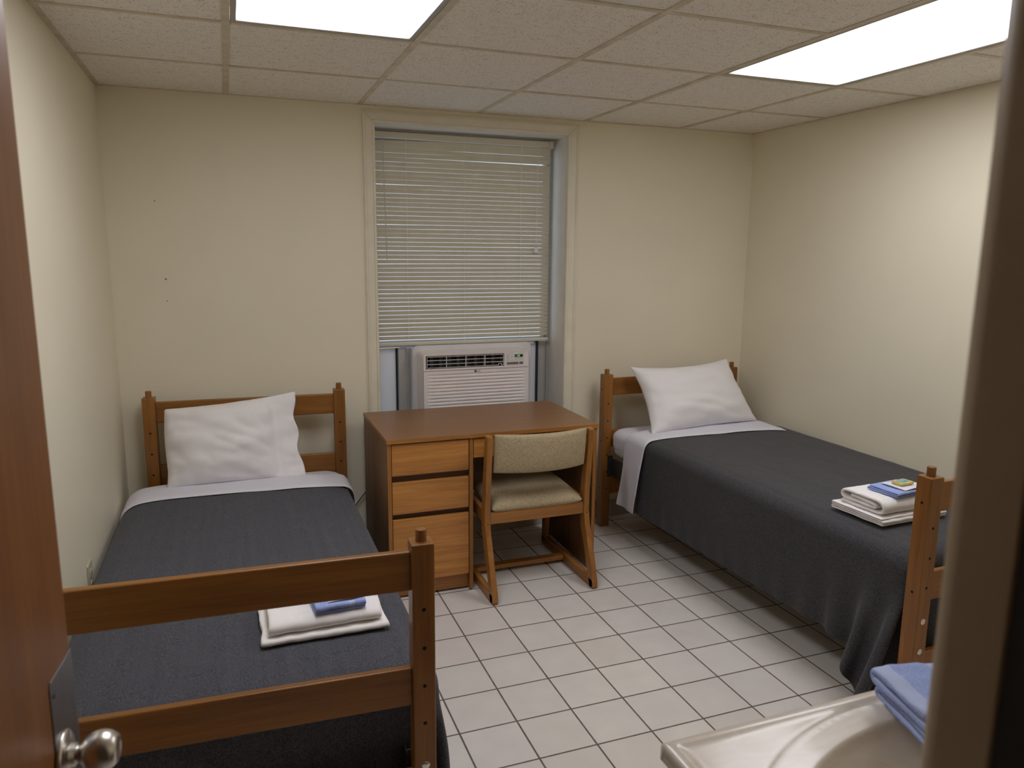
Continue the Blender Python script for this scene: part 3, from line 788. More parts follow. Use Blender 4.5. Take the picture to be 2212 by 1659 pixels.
# folded-over top sheets
def sheet(nm, X, mirror, loc, rz, top, ya, yb, yc, yd, drop, far, label, near_flare=.012):
    """ya..yb near side (head edge, blanket edge); yc..yd far side; drop = hang on the near side"""
    ue, uf = MX0, MX1; W = uf - ue; r = .04
    prof = []   # (u, z, f)
    for k in range(22):                       # hanging part, bottom to top
        q = k / 22; zz = top - r - drop * (1 - q)
        prof.append((ue - .018 - near_flare * (1 - q) * 2, zz, 0.0, 1 - q))
    for k in range(7):
        a = PI / 2 * k / 6; prof.append((ue - .018 + (r + .014) * (1 - math.cos(a)), top - r + (r + .014) * math.sin(a), 0.0, 0))
    for k in range(1, 30):
        f = k / 30; u = ue + r + (W - r) * f
        prof.append((u, top + .014 + .010 * (1 - (2 * f - 1) ** 4), f, 0))
    for k in range(1, 8):
        a = PI / 2 * k / 7; prof.append((uf + far * math.sin(a), top + .014 - (far * .84 if far > .1 else far * .7) * (1 - math.cos(a)), 1.0, 0))
    prof.append((uf + far, top - .12, 1.0, 0))
    rows = []; n = 15
    for j in range(n):
        v = j / (n - 1); row = []
        for (u, z, f, h) in prof:
            y0 = ya + (yc - ya) * f; y1 = yb + (yd - yb) * f
            y = y0 + (y1 - y0) * v + .03 * h * (.5 - v) * -.6
            wv = .006 * h * math.sin(v * 9 + z * 12) + .004 * nz(u * 9 + top * 9, y * 9, z * 9) + (.009 * h * math.sin(v * 5.5 + 1.2 + z * 6))
            edge = -.006 if v in (0.0, 1.0) else 0.0
            zz = z + .003 * nz(u * 7 + 5 + top * 3, y * 11, 1) + (edge if h == 0 else 0)
            row.append((u - wv if h > 0 else u, y + .006 * nz(u * 8, v * 2, top * 7), zz + (.006 * nz(v * 3, h, 2.2) if h else 0)))
        rows.append(row)
    m = MB().grid([[((BW - p[0]) if mirror else p[0], p[1], p[2]) for p in row] for row in rows])
    o = m.build(nm, SHEETM, None, smooth=True)
    o.location = (loc[0], loc[1], 0); o.rotation_euler = (0, 0, rz)
    so = o.modifiers.new('thick', 'SOLIDIFY'); so.thickness = .003; so.offset = 0
    s = o.modifiers.new('sub', 'SUBSURF'); s.levels = 1; s.render_levels = 1
    return tag(o, label, 'sheet')
sheet('top_sheet', XLb, True, LMO, LMR, LTOP, -.235, -.435, -.17, -.395, .30, .108, 'white top sheet folded back over the blanket of the left bed')
sheet('top_sheet', XRb, False, RBO, RBR, RTOP, -.275, -.465, -.17, -.505, .345, .045, 'white top sheet folded over on the right bed, its flap hanging toward the floor', .022)

# ------------------------------------------------------------------ pillows
def pillow(S4, thick, nrm, label, flat_from=None, seed=0.0, pin=.05, spikes=.02, lump=1.0):
    """S4: TL, TR, BR, BL corner points in world space; nrm: direction the front faces"""
    TL, TR, BR, BLc = [Vector(p) for p in S4]; nrm = Vector(nrm).normalized()
    n1, n2 = 44, 34; front, backs = [], []
    for j in range(n2 + 1):
        v = j / n2; rf, rb = [], []
        for i in range(n1 + 1):
            u = i / n1
            # edges bow in between the corners
            uu = u + pin * .55 * math.sin(PI * v) * (1 - 2 * u) * abs(2 * u - 1) ** 2 * 1.0
            vv = v + pin * math.sin(PI * u) * (1 - 2 * v) * abs(2 * v - 1) ** 3 * (1.0 if v < .5 else .3)
            if flat_from is not None and u > flat_from: uu += (u - flat_from) / (1 - flat_from) * (.018 * math.sin(v * 15 + .6) * math.sin(PI * v) - .012 * math.sin(PI * v))
            if flat_from is not None: uu -= .022 * (1 - u) ** 3 * math.sin(PI * min(1, v * 1.25)) 
            p = TL.lerp(TR, uu).lerp(BLc.lerp(BR, uu), vv)
            ub = u
            if flat_from is not None:
                ub = min(1.0, u / flat_from)
            a, b = 2 * ub - 1, 2 * v - 1
            h = max(0.0, (1 - abs(a) ** 2.6)) ** .55 * max(0.0, (1 - abs(b) ** 2.6)) ** .55
            w = 0.0
            w += .014 * nz(u * 2.1 + seed, v * 2.6 + u * 1.4, seed)
            w += .007 * nz(u * 4.0 - v * 2.5 + seed, v * 7 + u * 3, seed + 2)
            rid = abs(nz(u * 3.0 + v * 2.2 + seed, v * 5.5 - u * 3.8, seed + 5)); w += .010 * (rid - .25)
            eg = 1 - min(1, min(u, 1 - u, v, 1 - v) / .16)
            w += .009 * eg * nz(u * 14 + seed, v * 14, 1.5)
            if flat_from is not None and u > flat_from * .86:
                q = min(1, (u - flat_from * .86) / (1 - flat_from * .86))
                w += .016 * q * math.sin(v * 21 + u * 9 + seed) * (.5 + .5 * nz(v * 6, u * 3, seed)) + .008 * q * nz(u * 20, v * 20, 4)
            w *= lump
            rf.append(p + nrm * (thick * .55 * h + w * (.35 + .65 * min(1, h * 2)) + .004))
            rb.append(p + nrm * (-thick * .45 * h + w * .3 - .004))
        front.append(rf); backs.append(rb)
    m = MB().grid(front); m.grid(backs)
    K = n1 + 1; off = (n2 + 1) * K
    bd = [(0, i) for i in range(K)] + [(j, n1) for j in range(1, n2 + 1)] + [(n2, i) for i in range(n1 - 1, -1, -1)] + [(j, 0) for j in range(n2 - 1, 0, -1)]
    for a, b in zip(bd, bd[1:] + bd[:1]):
        ia, ib = a[0] * K + a[1], b[0] * K + b[1]; m.f.append((ia, ib, off + ib, off + ia))
    o = m.build('pillow', COTTON, None, smooth=True, subsurf=1)
    return tag(o, label, 'pillow')
pillow([(-.340, -.170, .850), (.236, -.195, .905), (.262, -.315, .520), (-.340, -.315, .514)], .17, (0.02, -.93, .36),
       'white pillow leaning on the left bed headboard, loose pillowcase end at its right', flat_from=.80, seed=3.3, pin=.03, lump=1.6)
pillow([(2.045, -.215, .945), (2.700, -.195, .962), (2.795, -.385, .622), (2.045, -.470, .614)], .20, (-.05, -.90, .42),
       'plump white pillow propped on the right bed headboard', seed=8.1, pin=.085, lump=1.0)

# ------------------------------------------------------------------ folded towels
def ribbon_towel(name, path, th, length, S, mat, label, cat, cat_group=None, amp=.002, seed=0.0, taper=0.0, band=None, bandmat=None, nl=26, taper_fn=None):
    """path: centre-line of the fold in (depth, height); swept along 'length'. S maps (along, depth, height) to world."""
    # densify path
    pts = [Vector((a, b)) for a, b in path]
    dense = []
    for a, b in zip(pts[:-1], pts[1:]):
        n = max(1, int((b - a).length / .010))
        for k in range(n): dense.append(a.lerp(b, k / n))
    dense.append(pts[-1]); pts = dense; n = len(pts)
    nor = []
    for i in range(n):
        t = (pts[min(i + 1, n - 1)] - pts[max(0, i - 1)]).normalized(); nor.append(Vector((-t.y, t.x)))
    m = MB(); rows = []
    for k in range(nl + 1):
        x = length * k / nl; ring = []
        inband = band and any(b0 <= k / nl <= b1 for b0, b1 in band)
        for side in (1, -1):
            rng_ = range(n) if side == 1 else range(n - 1, -1, -1)
            for i in rng_:
                t2 = th / 2 * (.72 if inband else 1)
                d = amp * 1.15 * nz(x * 28 + seed, pts[i].x * 28, pts[i].y * 40 + i * .13) + amp * .9 * nz(x * 90 + seed, pts[i].x * 90, pts[i].y * 90)
                p = pts[i] + nor[i] * side * (t2 + d)
                sag = .0 
                xx = x + amp * 2.5 * nz(pts[i].x * 14 + seed, pts[i].y * 40, k // nl + .3)
                sq = 1.0
                if taper_fn: sq = taper_fn(k / nl)
                ring.append(S(xx, p.x, max(.0008, p.y * sq)))
        rows.append(ring)
    m.grid(rows, closed_u=True)
    K = 2 * n
    for base in (0, nl * K):
        for i in range(n - 1):
            m.f.append((base + i, base + i + 1, base + K - 2 - i, base + K - 1 - i))
    me_mat = [mat, bandmat] if bandmat else mat
    o = m.build(name, me_mat, None, smooth=True, subsurf=1)
    if bandmat and band:
        for poly in o.data.polygons:
            if poly.index < nl * K:
                k = poly.index // K
                if any(b0 <= (k + .5) / nl <= b1 for b0, b1 in band): poly.material_index = 1
    return tag(o, label, cat, cat_group)

def uturn(cx, z0, z1, side, k=6):
    r = (z1 - z0) / 2; c = (z0 + z1) / 2
    return [(cx + side * r * math.sin(PI * q / k), c - r * math.cos(PI * q / k)) for q in range(k + 1)]
def zigzag(d0, d1, levels, start=1):
    """levels: heights; alternate folds at d1 / d0"""
    P = [(d0 if start == 1 else d1, levels[0])]; side = start
    for a, b in zip(levels[:-1], levels[1:]):
        cx = d1 if side == 1 else d0; r = (b - a) / 2
        P += uturn(cx - side * r, a, b, side); side = -side
    P.append(((d1 - .004) if side == 1 else (d0 + .004), levels[-1]))
    return P
def frame(o, ang, base):
    c, s = math.cos(ang), math.sin(ang)
    return lambda a, d, h: (o[0] + a * c - d * s, o[1] + a * s + d * c, base + h)

# left bed: two white towels, blue washcloth, paper, soap
lz = .519
F = frame((.000, -1.893), .01, lz)
ribbon_towel('bath_towel', zigzag(0, .235, [.0045, .0130], -1), .0082, .345, F, TERRY, 'white bath towel under the folded towel on the left bed', 'towel', amp=.0024, seed=1.0)
F = frame((.020, -1.882), .005, lz + .0180)
roll = [(.060, .019), (.150, .019)] + [(.165, .022), (.172, .027), (.165, .033), (.150, .036)] + [(.040, .036)] + [(.024, .034), (.016, .027), (.016, .020)][0:0]
roll = [(.060, .018), (.190, .018)] + uturn(.196, .018, .031, 1)[1:] + [(.028, .031), (.015, .029), (.008, .024), (.0055, .018), (.008, .012), (.015, .0075), (.028, .0058), (.205, .0058)]
ribbon_towel('folded_towel', roll, .0112, .305, F, TERRY, 'thick folded white towel on the left bed with blue washcloth on it', 'towel', amp=.0026, seed=4.0, band=[(.70, .80)], bandmat=COTTON)
F = frame((.143, -1.868), .05, lz + .0565)
ribbon_towel('washcloth', zigzag(0, .105, [.0045, .0135, .0225], 1), .0085, .142, F, TERRYB, 'folded blue washcloth on the white towels of the left bed', 'washcloth', amp=.0018, seed=6.0, band=[(.66, .76)], bandmat=BLUEBAND)
def packet(o, ang, base, w, d, label):
    F = frame(o, ang, base); m = MB(); R = []
    n = 10
    for sgn in (0, 1):
        rows = []
        for j in range(n + 1):
            rows.append([F(w * i / n, d * j / n, .0012 + sgn * .0022 + .0035 * (abs(2 * i / n - 1) ** 3) * 0 + .0022 * math.sin(3 * i / n + 2 * j / n)) for i in range(n + 1)])
        m.grid(rows)
    K = n + 1; off = K * K
    bd = [(0, i) for i in range(K)] + [(j, n) for j in range(1, K)] + [(n, i) for i in range(n - 1, -1, -1)] + [(j, 0) for j in range(n - 1, 0, -1)]
    for a, b in zip(bd, bd[1:] + bd[:1]):
        m.f.append((a[0] * K + a[1], b[0] * K + b[1], off + b[0] * K + b[1], off + a[0] * K + a[1]))
    return tag(m.build('paper_packet', PAPER, smooth=False), label, 'packet')
def soap(o, ang, base, w, d, h, label):
    t = tag(empty('soap_bar', (o[0], o[1], base), ang), label, 'soap')
    box('wrapper', 0, w, 0, d, 0, h, plain('yellow_wrapper', (.62, .50, .17), .35, nscale=60, namp=.18), t, bevel=.004, seg=3)
    n = MB().box(w * .22, w * .82, d * .2, d * .82, h, h + .0004)
    n.build('printed_panel', plain('teal_print', (.16, .38, .42), .4, nscale=120, namp=.7), t)
    box('crimp', w * .02, w * .18, d * .3, d * .7, h * .2, h * 1.02, plain('gold_print', (.45, .33, .08), .35), t, bevel=.001)
    return t
packet((.180, -1.856), .06, lz + .0835, .098, .085, 'white paper packet under the soap on the left bed washcloth')
soap((.192, -1.832), .05, lz + .0905, .068, .040, .010, 'yellow wrapped soap bar on the left bed, mostly hidden by the rail')

# right bed
rz_ = .622
F = frame((2.095, -1.955), .045, rz_)
ribbon_towel('bath_towel', zigzag(0.0, .232, [.0045, .012, .0195, .027], 1), .0065, .33, F, TERRY, 'flat white towel at the bottom of the stack on the right bed', 'towel', amp=.0022, seed=11.0)
F = frame((2.112, -1.950), .045, rz_ + .031)
th_ = .0125
spiral = [(.045, .036), (.160, .037)] + uturn(.166, .022, .037, 1)[::-1][1:] + [(.030, .021)]
spiral = [(.160, .034), (.050, .031)] + [(.036, .027), (.040, .019), (.055, .017)] + [(.175, .020)] + uturn(.186, .008, .060, 1)[0:0]
outer = [(.165, .036), (.060, .034), (.046, .030), (.044, .024), (.056, .021), (.185, .021), (.199, .026), (.205, .036), (.198, .047), (.185, .051), (.035, .051), (.018, .045), (.010, .030), (.016, .013), (.032, .007), (.205, .007)]
ribbon_towel('folded_towel', outer, .0125, .315, F, TERRY, 'rolled-fold thick white towel on the right bed, its layers showing at the end', 'towel', amp=.0024, seed=14.0)
F = frame((2.180, -1.935), .10, rz_ + .0905)
ribbon_towel('washcloth', zigzag(0, .128, [.0035, .0105, .0175], 1), .0062, .15, F, TERRYB, 'folded blue washcloth on the towel stack of the right bed', 'washcloth', amp=.0015, seed=17.0, band=[(.30, .40)], bandmat=BLUEBAND)
packet((2.222, -1.928), .14, rz_ + .112, .110, .100, 'white paper packet under the yellow soap on the right bed')
soap((2.238, -1.898), .14, rz_ + .1185, .070, .046, .011, 'yellow wrapped soap bar with teal print on the right bed')

# ------------------------------------------------------------------ desk
dk = tag(empty('desk', (1.09, -.40, 0)), 'oak desk with three left drawers and a brown top, below the window', 'desk')
def D(o):
    o.parent = dk; o.matrix_parent_inverse = Matrix.Translation(-Vector(dk.location)); return o
dx0, dx1, dy0, dy1 = .574, 1.606, -.702, -.092
tp = D(box('tabletop', dx0, dx1, dy0, dy1, .739, .757, TOPM, bevel=.002))
D(MB().box(dx0 - .0005, dx1 + .0005, dy0 - .0015, dy0, .7385, .7572).build('edge_band', DSK['x'], bevel=.0005))
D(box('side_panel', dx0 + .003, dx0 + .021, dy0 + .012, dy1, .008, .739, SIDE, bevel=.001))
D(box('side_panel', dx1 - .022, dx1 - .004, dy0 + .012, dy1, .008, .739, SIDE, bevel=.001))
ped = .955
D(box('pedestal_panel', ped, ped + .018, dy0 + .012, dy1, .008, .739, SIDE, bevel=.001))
for x0 in (dx0 + .003, ped, dx1 - .022):
    D(box('front_edging', x0, x0 + .018, dy0 + .006, dy0 + .012, .008, .738, DSK['z'], bevel=.001))
    for yy in (dy0 + .04, dy1 - .04): D(MB().lathe([(.008, 0), (.008, .009)], (x0 + .009, yy, 0), (0, 0, 1), 12).build('glide', WHITEP))
for i, (z0, z1) in enumerate(((.588, .733), (.410, .557), (.084, .384))):
    dw = D(box('drawer', dx0 + .0235, ped - .003, dy0 + .008, dy0 + .028, z0, z1, DRW[i], bevel=.002))
    bb = MB().box(dx0 + .03, ped - .008, dy0 + .028, dy1 - .03, z0 + .01, z1 - .03)
    b2 = bb.build('drawer_box', plain('drawer_box_ply', (.30, .2, .11), .6), dw)
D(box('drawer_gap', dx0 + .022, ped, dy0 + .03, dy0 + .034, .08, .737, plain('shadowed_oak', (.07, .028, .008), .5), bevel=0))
D(box('kick_plate', dx0 + .022, ped, dy0 + .030, dy0 + .048, .010, .082, DSK['x'], bevel=.001))
cd = D(box('centre_drawer', ped + .021, dx1 - .025, dy0 + .008, dy0 + .028, .642, .733, DRW[3], bevel=.002))
MB().box(ped + .04, dx1 - .04, dy0 + .028, dy1 - .1, .66, .72).build('drawer_box', plain('drawer_box_ply2', (.30, .2, .11), .6), cd)
D(box('modesty_panel', ped + .018, dx1 - .022, dy1 - .03, dy1 - .012, .20, .555, SIDE, bevel=.001))

# ------------------------------------------------------------------ chair
ch = tag(empty('desk_chair', (1.275, -.60, 0)), 'oak sled-base chair with beige tweed seat and back, tucked at the desk', 'chair')
def K(o):
    o.parent = ch; o.matrix_parent_inverse = Matrix.Translation(-Vector(ch.location)); return o
PLUG = plain('plug_dark', (.08, .03, .01), .5)
def stroke(path, w):
    """outline polygon around an open centre-line (2-D), mitred; w may vary"""
    n = len(path); ww = w if isinstance(w, list) else [w] * n; Lf, Rt = [], []
    for i, (a, b) in enumerate(path):
        p = Vector((a, b)); t0 = (p - Vector(path[i - 1])).normalized() if i else None
        t1 = (Vector(path[i + 1]) - p).normalized() if i < n - 1 else None
        if t0 is None: t0 = t1
        if t1 is None: t1 = t0
        t = (t0 + t1).normalized(); nn = Vector((-t.y, t.x)); k = ww[i] / 2 / max(.4, nn.dot(Vector((-t0.y, t0.x))))
        Lf.append(tuple(p + nn * k)); Rt.append(tuple(p - nn * k))
    return Lf, Rt
def bar(path, w, x0, x1, name, mat, bevel=.004):
    Lf, Rt = stroke(path, w); m = MB()
    m.grid([[(x0, a, b) for a, b in Lf], [(x1, a, b) for a, b in Lf], [(x1, a, b) for a, b in Rt], [(x0, a, b) for a, b in Rt], [(x0, a, b) for a, b in Lf]])
    n = len(path)
    for i in (0, n - 1): m.f.append((i, n + i, 2 * n + i, 3 * n + i))
    bm_o = K(m.build(name, mat, None, bevel=0))
    me = bm_o.data; bm = bmesh.new(); bm.from_mesh(me); bmesh.ops.remove_doubles(bm, verts=bm.verts, dist=1e-5); bmesh.ops.recalc_face_normals(bm, faces=bm.faces); bm.to_mesh(me); bm.free()
    b = bm_o.modifiers.new('bevel', 'BEVEL'); b.width = bevel; b.segments = 2; b.limit_method = 'ANGLE'; b.angle_limit = math.radians(50)
    return bm_o
for x0, x1 in ((1.003, 1.031), (1.503, 1.531)):
    # rear upright: foot, kink below the seat, leaning back to the top
    bar([(-.872, .004), (-.858, .05), (-.800, .20), (-.764, .285), (-.748, .35), (-.752, .45), (-.790, .765)], [.036, .048, .052, .056, .056, .052, .042], x0, x1, 'rear_upright', CHR['z'])
    bar([(-.885, .024), (-.26, .024)], .046, x0, x1, 'runner', CHR['y'])
    bar([(-.285, .020), (-.285, .10), (-.300, .25), (-.298, .41)], [.05, .05, .046, .044], x0, x1, 'front_leg', CHR['z'])
    bar([(-.745, .372), (-.30, .392)], .062, x0 + .002, x1 - .002, 'seat_side_rail', CHR['y'])
    for y, z in ((-.753, .335), (-.765, .60), (-.785, .73)): K(MB().lathe([(.004, 0), (.004, .0008)], (x0, y, z), (-1, 0, 0), 12).build('dowel_plug', PLUG))
    K(MB().lathe([(.0045, 0), (.0045, .002)], ((x0 + x1) / 2, -.7765, .345), (0, -1, 0), 12).build('dowel_plug', PLUG))
K(box('seat_rear_rail', 1.031, 1.503, -.768, -.746, .340, .398, CHR['x'], bevel=.002))
K(box('seat_front_rail', 1.031, 1.503, -.315, -.295, .345, .400, CHR['x'], bevel=.002))
K(box('stretcher', 1.031, 1.503, -.560, -.515, .020, .042, CHR['x'], bevel=.003))
# seat pad
def pad(x0, x1, y0, y1, z0, z1, r, fn, name):
    m = MB(); nx, ny = 22, 22; tops, bots = [], []
    for j in range(ny + 1):
        rt, rb2 = [], []
        for i in range(nx + 1):
            a, b = 2 * i / nx - 1, 2 * j / ny - 1
            h = (max(0, 1 - abs(a) ** 9) ** .30) * (max(0, 1 - abs(b) ** 9) ** .30)
            dome = .35 + .65 * (1 - a * a * .5) * (1 - b * b * .5)
            x = x0 + (x1 - x0) * (i / nx); y = y0 + (y1 - y0) * (j / ny)
            zm = z0 + (z1 - z0) * .35
            rt.append(fn(x, y, zm + (z1 - zm) * h * dome)); rb2.append(fn(x, y, zm - (zm - z0) * h))
        tops.append(rt); bots.append(rb2)
    m.grid(tops); m.grid(bots)
    o = m.build(name, TWEED, None, smooth=True)
    bm = bmesh.new(); bm.from_mesh(o.data); bmesh.ops.remove_doubles(bm, verts=bm.verts, dist=.0006); bmesh.ops.recalc_face_normals(bm, faces=bm.faces); bm.to_mesh(o.data); bm.free()
    o.data.polygons.foreach_set('use_smooth', [True] * len(o.data.polygons))
    s = o.modifiers.new('sub', 'SUBSURF'); s.levels = 1; s.render_levels = 1
    return K(o)
pad(1.033, 1.501, -.785, -.315, .385, .462, .03, lambda x, y, z: (x, y, z + (y + .785) * .05), 'seat')
def backfn(x, z, d):
    # x across, z up, d = depth
    u = (x - 1.267) / .236; lean = -(z - .45) * .12
    yc = -.762 + lean - .055 * (1 - u * u)
    return (x, yc - d, z)
pad(1.032, 1.502, .585, .775, -.022, .024, .02, backfn, 'backrest')

# ------------------------------------------------------------------ cord, outlet
cpts = [(.700, -.018, .50), (.640, -.020, .36), (.585, -.03, .31), (.556, -.03, .276), (.52, -.035, .24), (.46, -.04, .235), (.38, -.035, .26)]
def smooth_path(P, n=8):
    P = [Vector(p) for p in P]; out = []
    for i in range(len(P) - 1):
        p0, p1, p2, p3 = P[max(i - 1, 0)], P[i], P[i + 1], P[min(i + 2, len(P) - 1)]
        for k in range(n):
            t = k / n; out.append(.5 * ((2 * p1) + (p2 - p0) * t + (2 * p0 - 5 * p1 + 4 * p2 - p3) * t * t + (3 * p1 - p0 - 3 * p2 + p3) * t ** 3))
    out.append(P[-1]); return out
tag(MB().tube(smooth_path(cpts), .0035, 8).build('power_cord', CORDM, smooth=True), 'thin brown power cord along the wall between the left bed and desk', 'cord')
ot = tag(empty('wall_outlet', (XL, -1.095, .455)), 'ivory wall outlet on the left wall just above the left blanket', 'outlet')
MB().prism(rrect(-.036, .036, -.058, .058, .004), 0, .006, 'x').build('cover_plate', IVORY, ot, bevel=.0015)
for z in (-.021, .021):
    sk = MB().prism(rrect(-.017, .017, z - .014, z + .014, .008), .006, .0085, 'x').build('socket', IVORY, ot)
    ss = MB().box(.0084, .0088, -.008, -.006, z - .002, z + .007).box(.0084, .0088, .006, .008, z - .002, z + .007).box(.0084, .0088, -.002, .002, z - .010, z - .006)
    ss.build('slot', HOLE, sk)

# ------------------------------------------------------------------ vanity
vx0, vx1, vy0, vy1, vz = .586, 1.46, YF + .001, -2.937, .80
vt = tag(empty('sink_top', (vx0, vy1, vz)), 'cream marbled sink top with oval basin in front of the door jamb', 'sink')
def Vp(o):
    o.parent = vt; o.matrix_parent_inverse = Matrix.Translation(-Vector(vt.location)); return o
def vheight(x, y):
    cx, cy = 1.015, -3.21
    e1 = math.hypot((x - cx) / .405, (y - cy) / .248)
    z = 0.0
    if e1 < 1.0:
        z -= .004 * min(1, (1 - e1) / .03)
    gv = math.exp(-((e1 - 1.0) / .018) ** 2); z -= .0025 * gv
    e2 = math.hypot((x - cx) / .345, (y - cy) / .200)
    if e2 < 1:
        q = 1 - e2; z -= .005 * min(1, q / .05) + .105 * (1 - (1 - min(1, q / .9)) ** 1.9)
    d = min(x - vx0, vx1 - x, vy1 - y)
    z += .0035 * math.exp(-((d - .012) / .008) ** 2)         # raised drip edge
    return z
NX, NY = 190, 130
vr = [[(vx0 + (vx1 - vx0) * i / NX, vy0 + (vy1 - vy0) * j / NY, vz + vheight(vx0 + (vx1 - vx0) * i / NX, vy0 + (vy1 - vy0) * j / NY)) for i in range(NX + 1)] for j in range(NY + 1)]
vm = MB().grid(vr)
Ksz = NX + 1; bdr = [(0, i) for i in range(Ksz)] + [(j, NX) for j in range(1, NY + 1)] + [(NY, i) for i in range(NX - 1, -1, -1)] + [(j, 0) for j in range(NY - 1, 0, -1)]
cxv, cyv = (vx0 + vx1) / 2, (vy0 + vy1) / 2
rings = [bdr]; prev = [j * Ksz + i for j, i in bdr]
for (out, dz) in ((.003, -.003), (.0035, -.010), (.0035, -.030), (-.004, -.034)):
    b0 = len(vm.v)
    for j, i in bdr:
        x, y, z = vr[j][i]
        ex = 1 if i == NX else (-1 if i == 0 else 0); ey = 1 if j == NY else (-1 if j == 0 else 0)
        vm.v.append((x + ex * out, y + (ey * out if ey > 0 else 0), vz + dz))
    n = len(bdr)
    for q in range(n):
        w = (q + 1) % n; vm.f.append((prev[q], prev[w], b0 + w, b0 + q))
    prev = [b0 + q for q in range(n)]
Vp(vm.build('counter', MARBLE, smooth=True))
Vp(MB().lathe([(.022, 0), (.022, .003), (.014, .004), (.012, .001)], (1.015, -3.21, vz - .113), (0, 0, 1), 24).build('drain', STEEL, smooth=True))
vc = tag(empty('vanity_cabinet', (1.02, -3.2, 0)), 'vanity cabinet carrying the marbled sink top beside the doorway', 'cabinet')
def Vc(o):
    o.parent = vc; o.matrix_parent_inverse = Matrix.Translation(-Vector(vc.location)); return o
cc = MB().box(vx0 + .02, vx0 + .036, vy0 + .001, vy1 - .03, .0, vz - .034).box(vx1 - .036, vx1 - .02, vy0 + .001, vy1 - .03, .0, vz - .034)
cc.box(vx0 + .036, vx1 - .036, vy0 + .001, vy1 - .03, .08, .096).box(vx0 + .036, vx1 - .036, vy1 - .046, vy1 - .03, .096, .13).box(vx0 + .036, vx1 - .036, vy1 - .046, vy1 - .03, .64, vz - .034)
Vc(cc.build('carcass', DSK['z'], bevel=.001))
for x0, x1 in ((vx0 + .03, cxv - .003), (cxv + .003, vx1 - .03)):
    dr = Vc(box('door', x0, x1, vy1 - .029, vy1 - .012, .11, .70, DSK['z'], bevel=.003))
    hx = x1 - .04 if x0 < cxv - .1 else x0 + .04
    kn = MB().lathe([(.006, 0), (.006, .012), (.014, .018), (.013, .026), (0, .029)], (hx, vy1 - .012, .62), (0, 1, 0), 16).build('knob', STEEL, None, smooth=True)
    kn.parent = dr
F = frame((.972, -3.055), .0, vz + .0035)
def Sv(a, d, h):   # along x, depth y
    return (0.0, 0.0, 0.0)
def towel_frame(o, ang, base): return frame(o, ang, base)
F = towel_frame((.962, -3.105), -.28, vz + .0035)
ribbon_towel('hand_towel', zigzag(0, .152, [.007, .021], 1), .0125, .26, F, TERRYB, 'lower folded blue hand towel lying on the sink top', 'towel', amp=.0022, seed=21.0, band=[(.0, .07), (.33, .45)], bandmat=BLUEBAND)
F = towel_frame((.957, -3.100), -.24, vz + .0315)
ribbon_towel('hand_towel', zigzag(0, .150, [.009, .028], 1), .0175, .26, F, TERRYB, 'upper folded blue hand towel with pale bands on the sink top', 'towel', amp=.0026, seed=24.0, band=[(.0, .10), (.38, .54)], bandmat=BLUEBAND)

# ------------------------------------------------------------------ door and frame
ang = math.atan2(.068, .74)                        # leaf direction away from straight in
door = struct(empty('door_1', (-.336, YF + .012, 0), -ang + 0.0))
LW = .742
# local: leaf runs along +y from the hinge; visible face looks toward +x
lf = box('leaf', -.044, 0, .0, LW, .008, 2.03, DOORM, door, bevel=.002)
pz_ = .907
pl = MB()
pw = .092; top_ = 1.026
poly = [(LW + .0005, pz_ - .16), (LW + .0005, top_), (LW - .005, top_), (LW - pw + .006, top_), (LW - pw, top_ - .006), (LW - pw, pz_ - .12)]
pl.prism(poly[::-1], .0003, .0016, 'x')
pl.box(-.046, .0016, LW + .0005, LW + .0018, pz_ - .16, top_)
pl.build('latch_plate', PLATE, door, bevel=.0004)
MB().lathe([(.0035, 0), (.003, .001), (0, .0012)], (.0016, LW - pw + .010, top_ - .022), (1, 0, 0), 12).build('screw', DARKMETAL, door)
ky = LW - .067
_ball = [(.0275 * math.sin(math.radians(a)), .0455 - .0275 * math.cos(math.radians(a))) for a in range(27, 138, 10)]
knob = MB().lathe([(.034, 0), (.034, .003), (.030, .006), (.018, .008), (.0155, .009), (.0155, .015), (.0118, .016), (.0115, .0205)] + _ball + [(.0135, .0675), (.0120, .0665), (.0, .0665)], (.0016, ky, pz_), (1, 0, 0), 40)
knob.build('door_knob', STEEL, door, smooth=True)
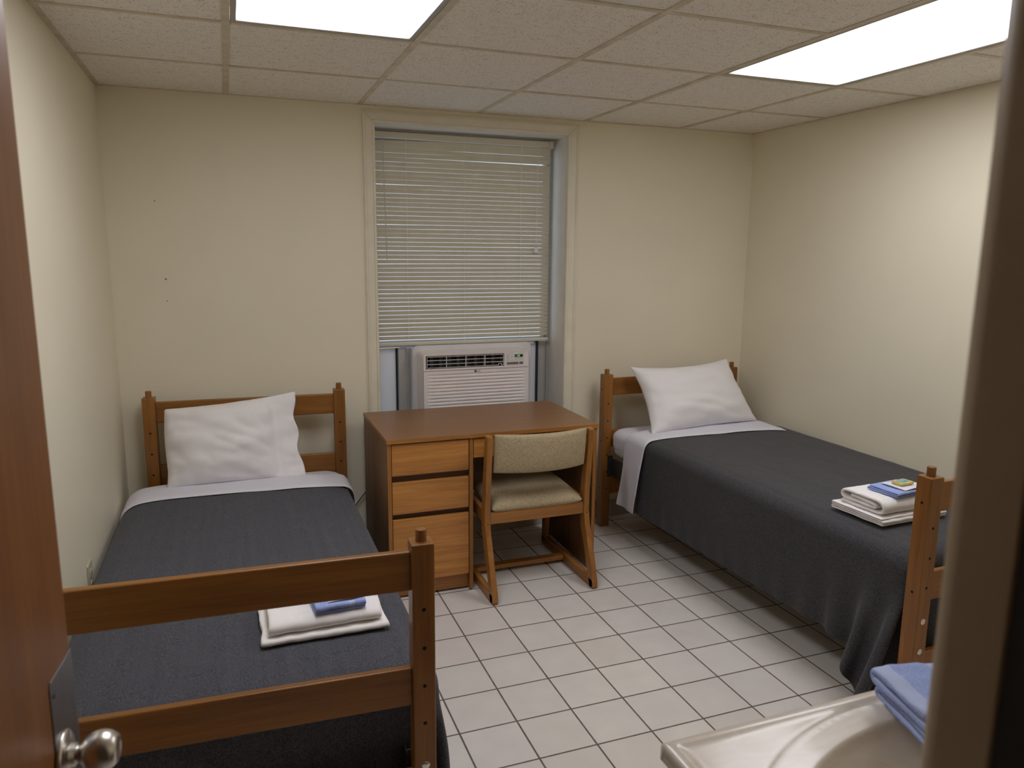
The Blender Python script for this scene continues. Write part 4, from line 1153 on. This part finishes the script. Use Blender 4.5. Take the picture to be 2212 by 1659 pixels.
# jambs: room side lip, stop with shadow gap, flat to the hallway
FRM = plain('frame_paint_brown', (0.44, 0.35, 0.235), .38, nscale=6, namp=.05)
def jamb(name, sx, xin):
    m = MB()
    P = [(0, YF - .008), (.001, YF - .001), (.004, YF + .006), (.009, YF + .010), (.016, YF + .012), (.045, YF + .012), (.045, YF), (.021, YF), (.021, YH), (.045, YH), (.045, YH - .012), (.006, YH - .012), (0, YH - .010), (0, YF - .075), (.010, YF - .075), (.010, YF - .058), (.004, YF - .050), (0, YF - .048)]
    m.prism([(xin + sx * a, b) for a, b in P], 0, DZ + .04, 'z')
    return struct(m.build(name, FRM, bevel=.002))
jamb('trim_5', 1, DX1)
jamb('trim_6', -1, DX0)
hd = MB().box(DX0 - .045, DX1 + .045, YF, YF + .012, DZ, DZ + .045).box(DX0, DX1, YH, YF, DZ, DZ + .02).box(DX0 - .045, DX1 + .045, YH - .012, YH, DZ, DZ + .045)
struct(hd.build('trim_7', FRM, bevel=.002))
struct(box('trim_8', DX1 + .0015, DX1 + .011, YF - .074, YF - .049, 0, DZ, BLACK, bevel=0))

# ------------------------------------------------------------------ light, world, camera
w = bpy.data.worlds.new('World'); bpy.context.scene.world = w; w.use_nodes = True
bg = w.node_tree.nodes['Background']; bg.inputs[0].default_value = (.78, .87, 1.0, 1); bg.inputs[1].default_value = .85

cam = bpy.data.cameras.new('Camera'); co = bpy.data.objects.new('Camera', cam); C.objects.link(co)
co.location = (-.03187, -3.87088, 1.58005); co.rotation_euler = (1.39467, -.00919, -.35715)
cam.sensor_width = 36.0; cam.lens = 1622.71 / 2212 * 36
cam.clip_start = .02
cam.dof.use_dof = True; cam.dof.focus_distance = 3.3; cam.dof.aperture_fstop = 5.6
bpy.context.scene.camera = co
sc = bpy.context.scene
sc.view_settings.view_transform = 'Standard'; sc.view_settings.look = 'None'
sc.view_settings.exposure = 0.0; sc.view_settings.gamma = 1.0
sc.cycles.max_bounces = 12; sc.cycles.diffuse_bounces = 10
sc.cycles.use_denoising = True
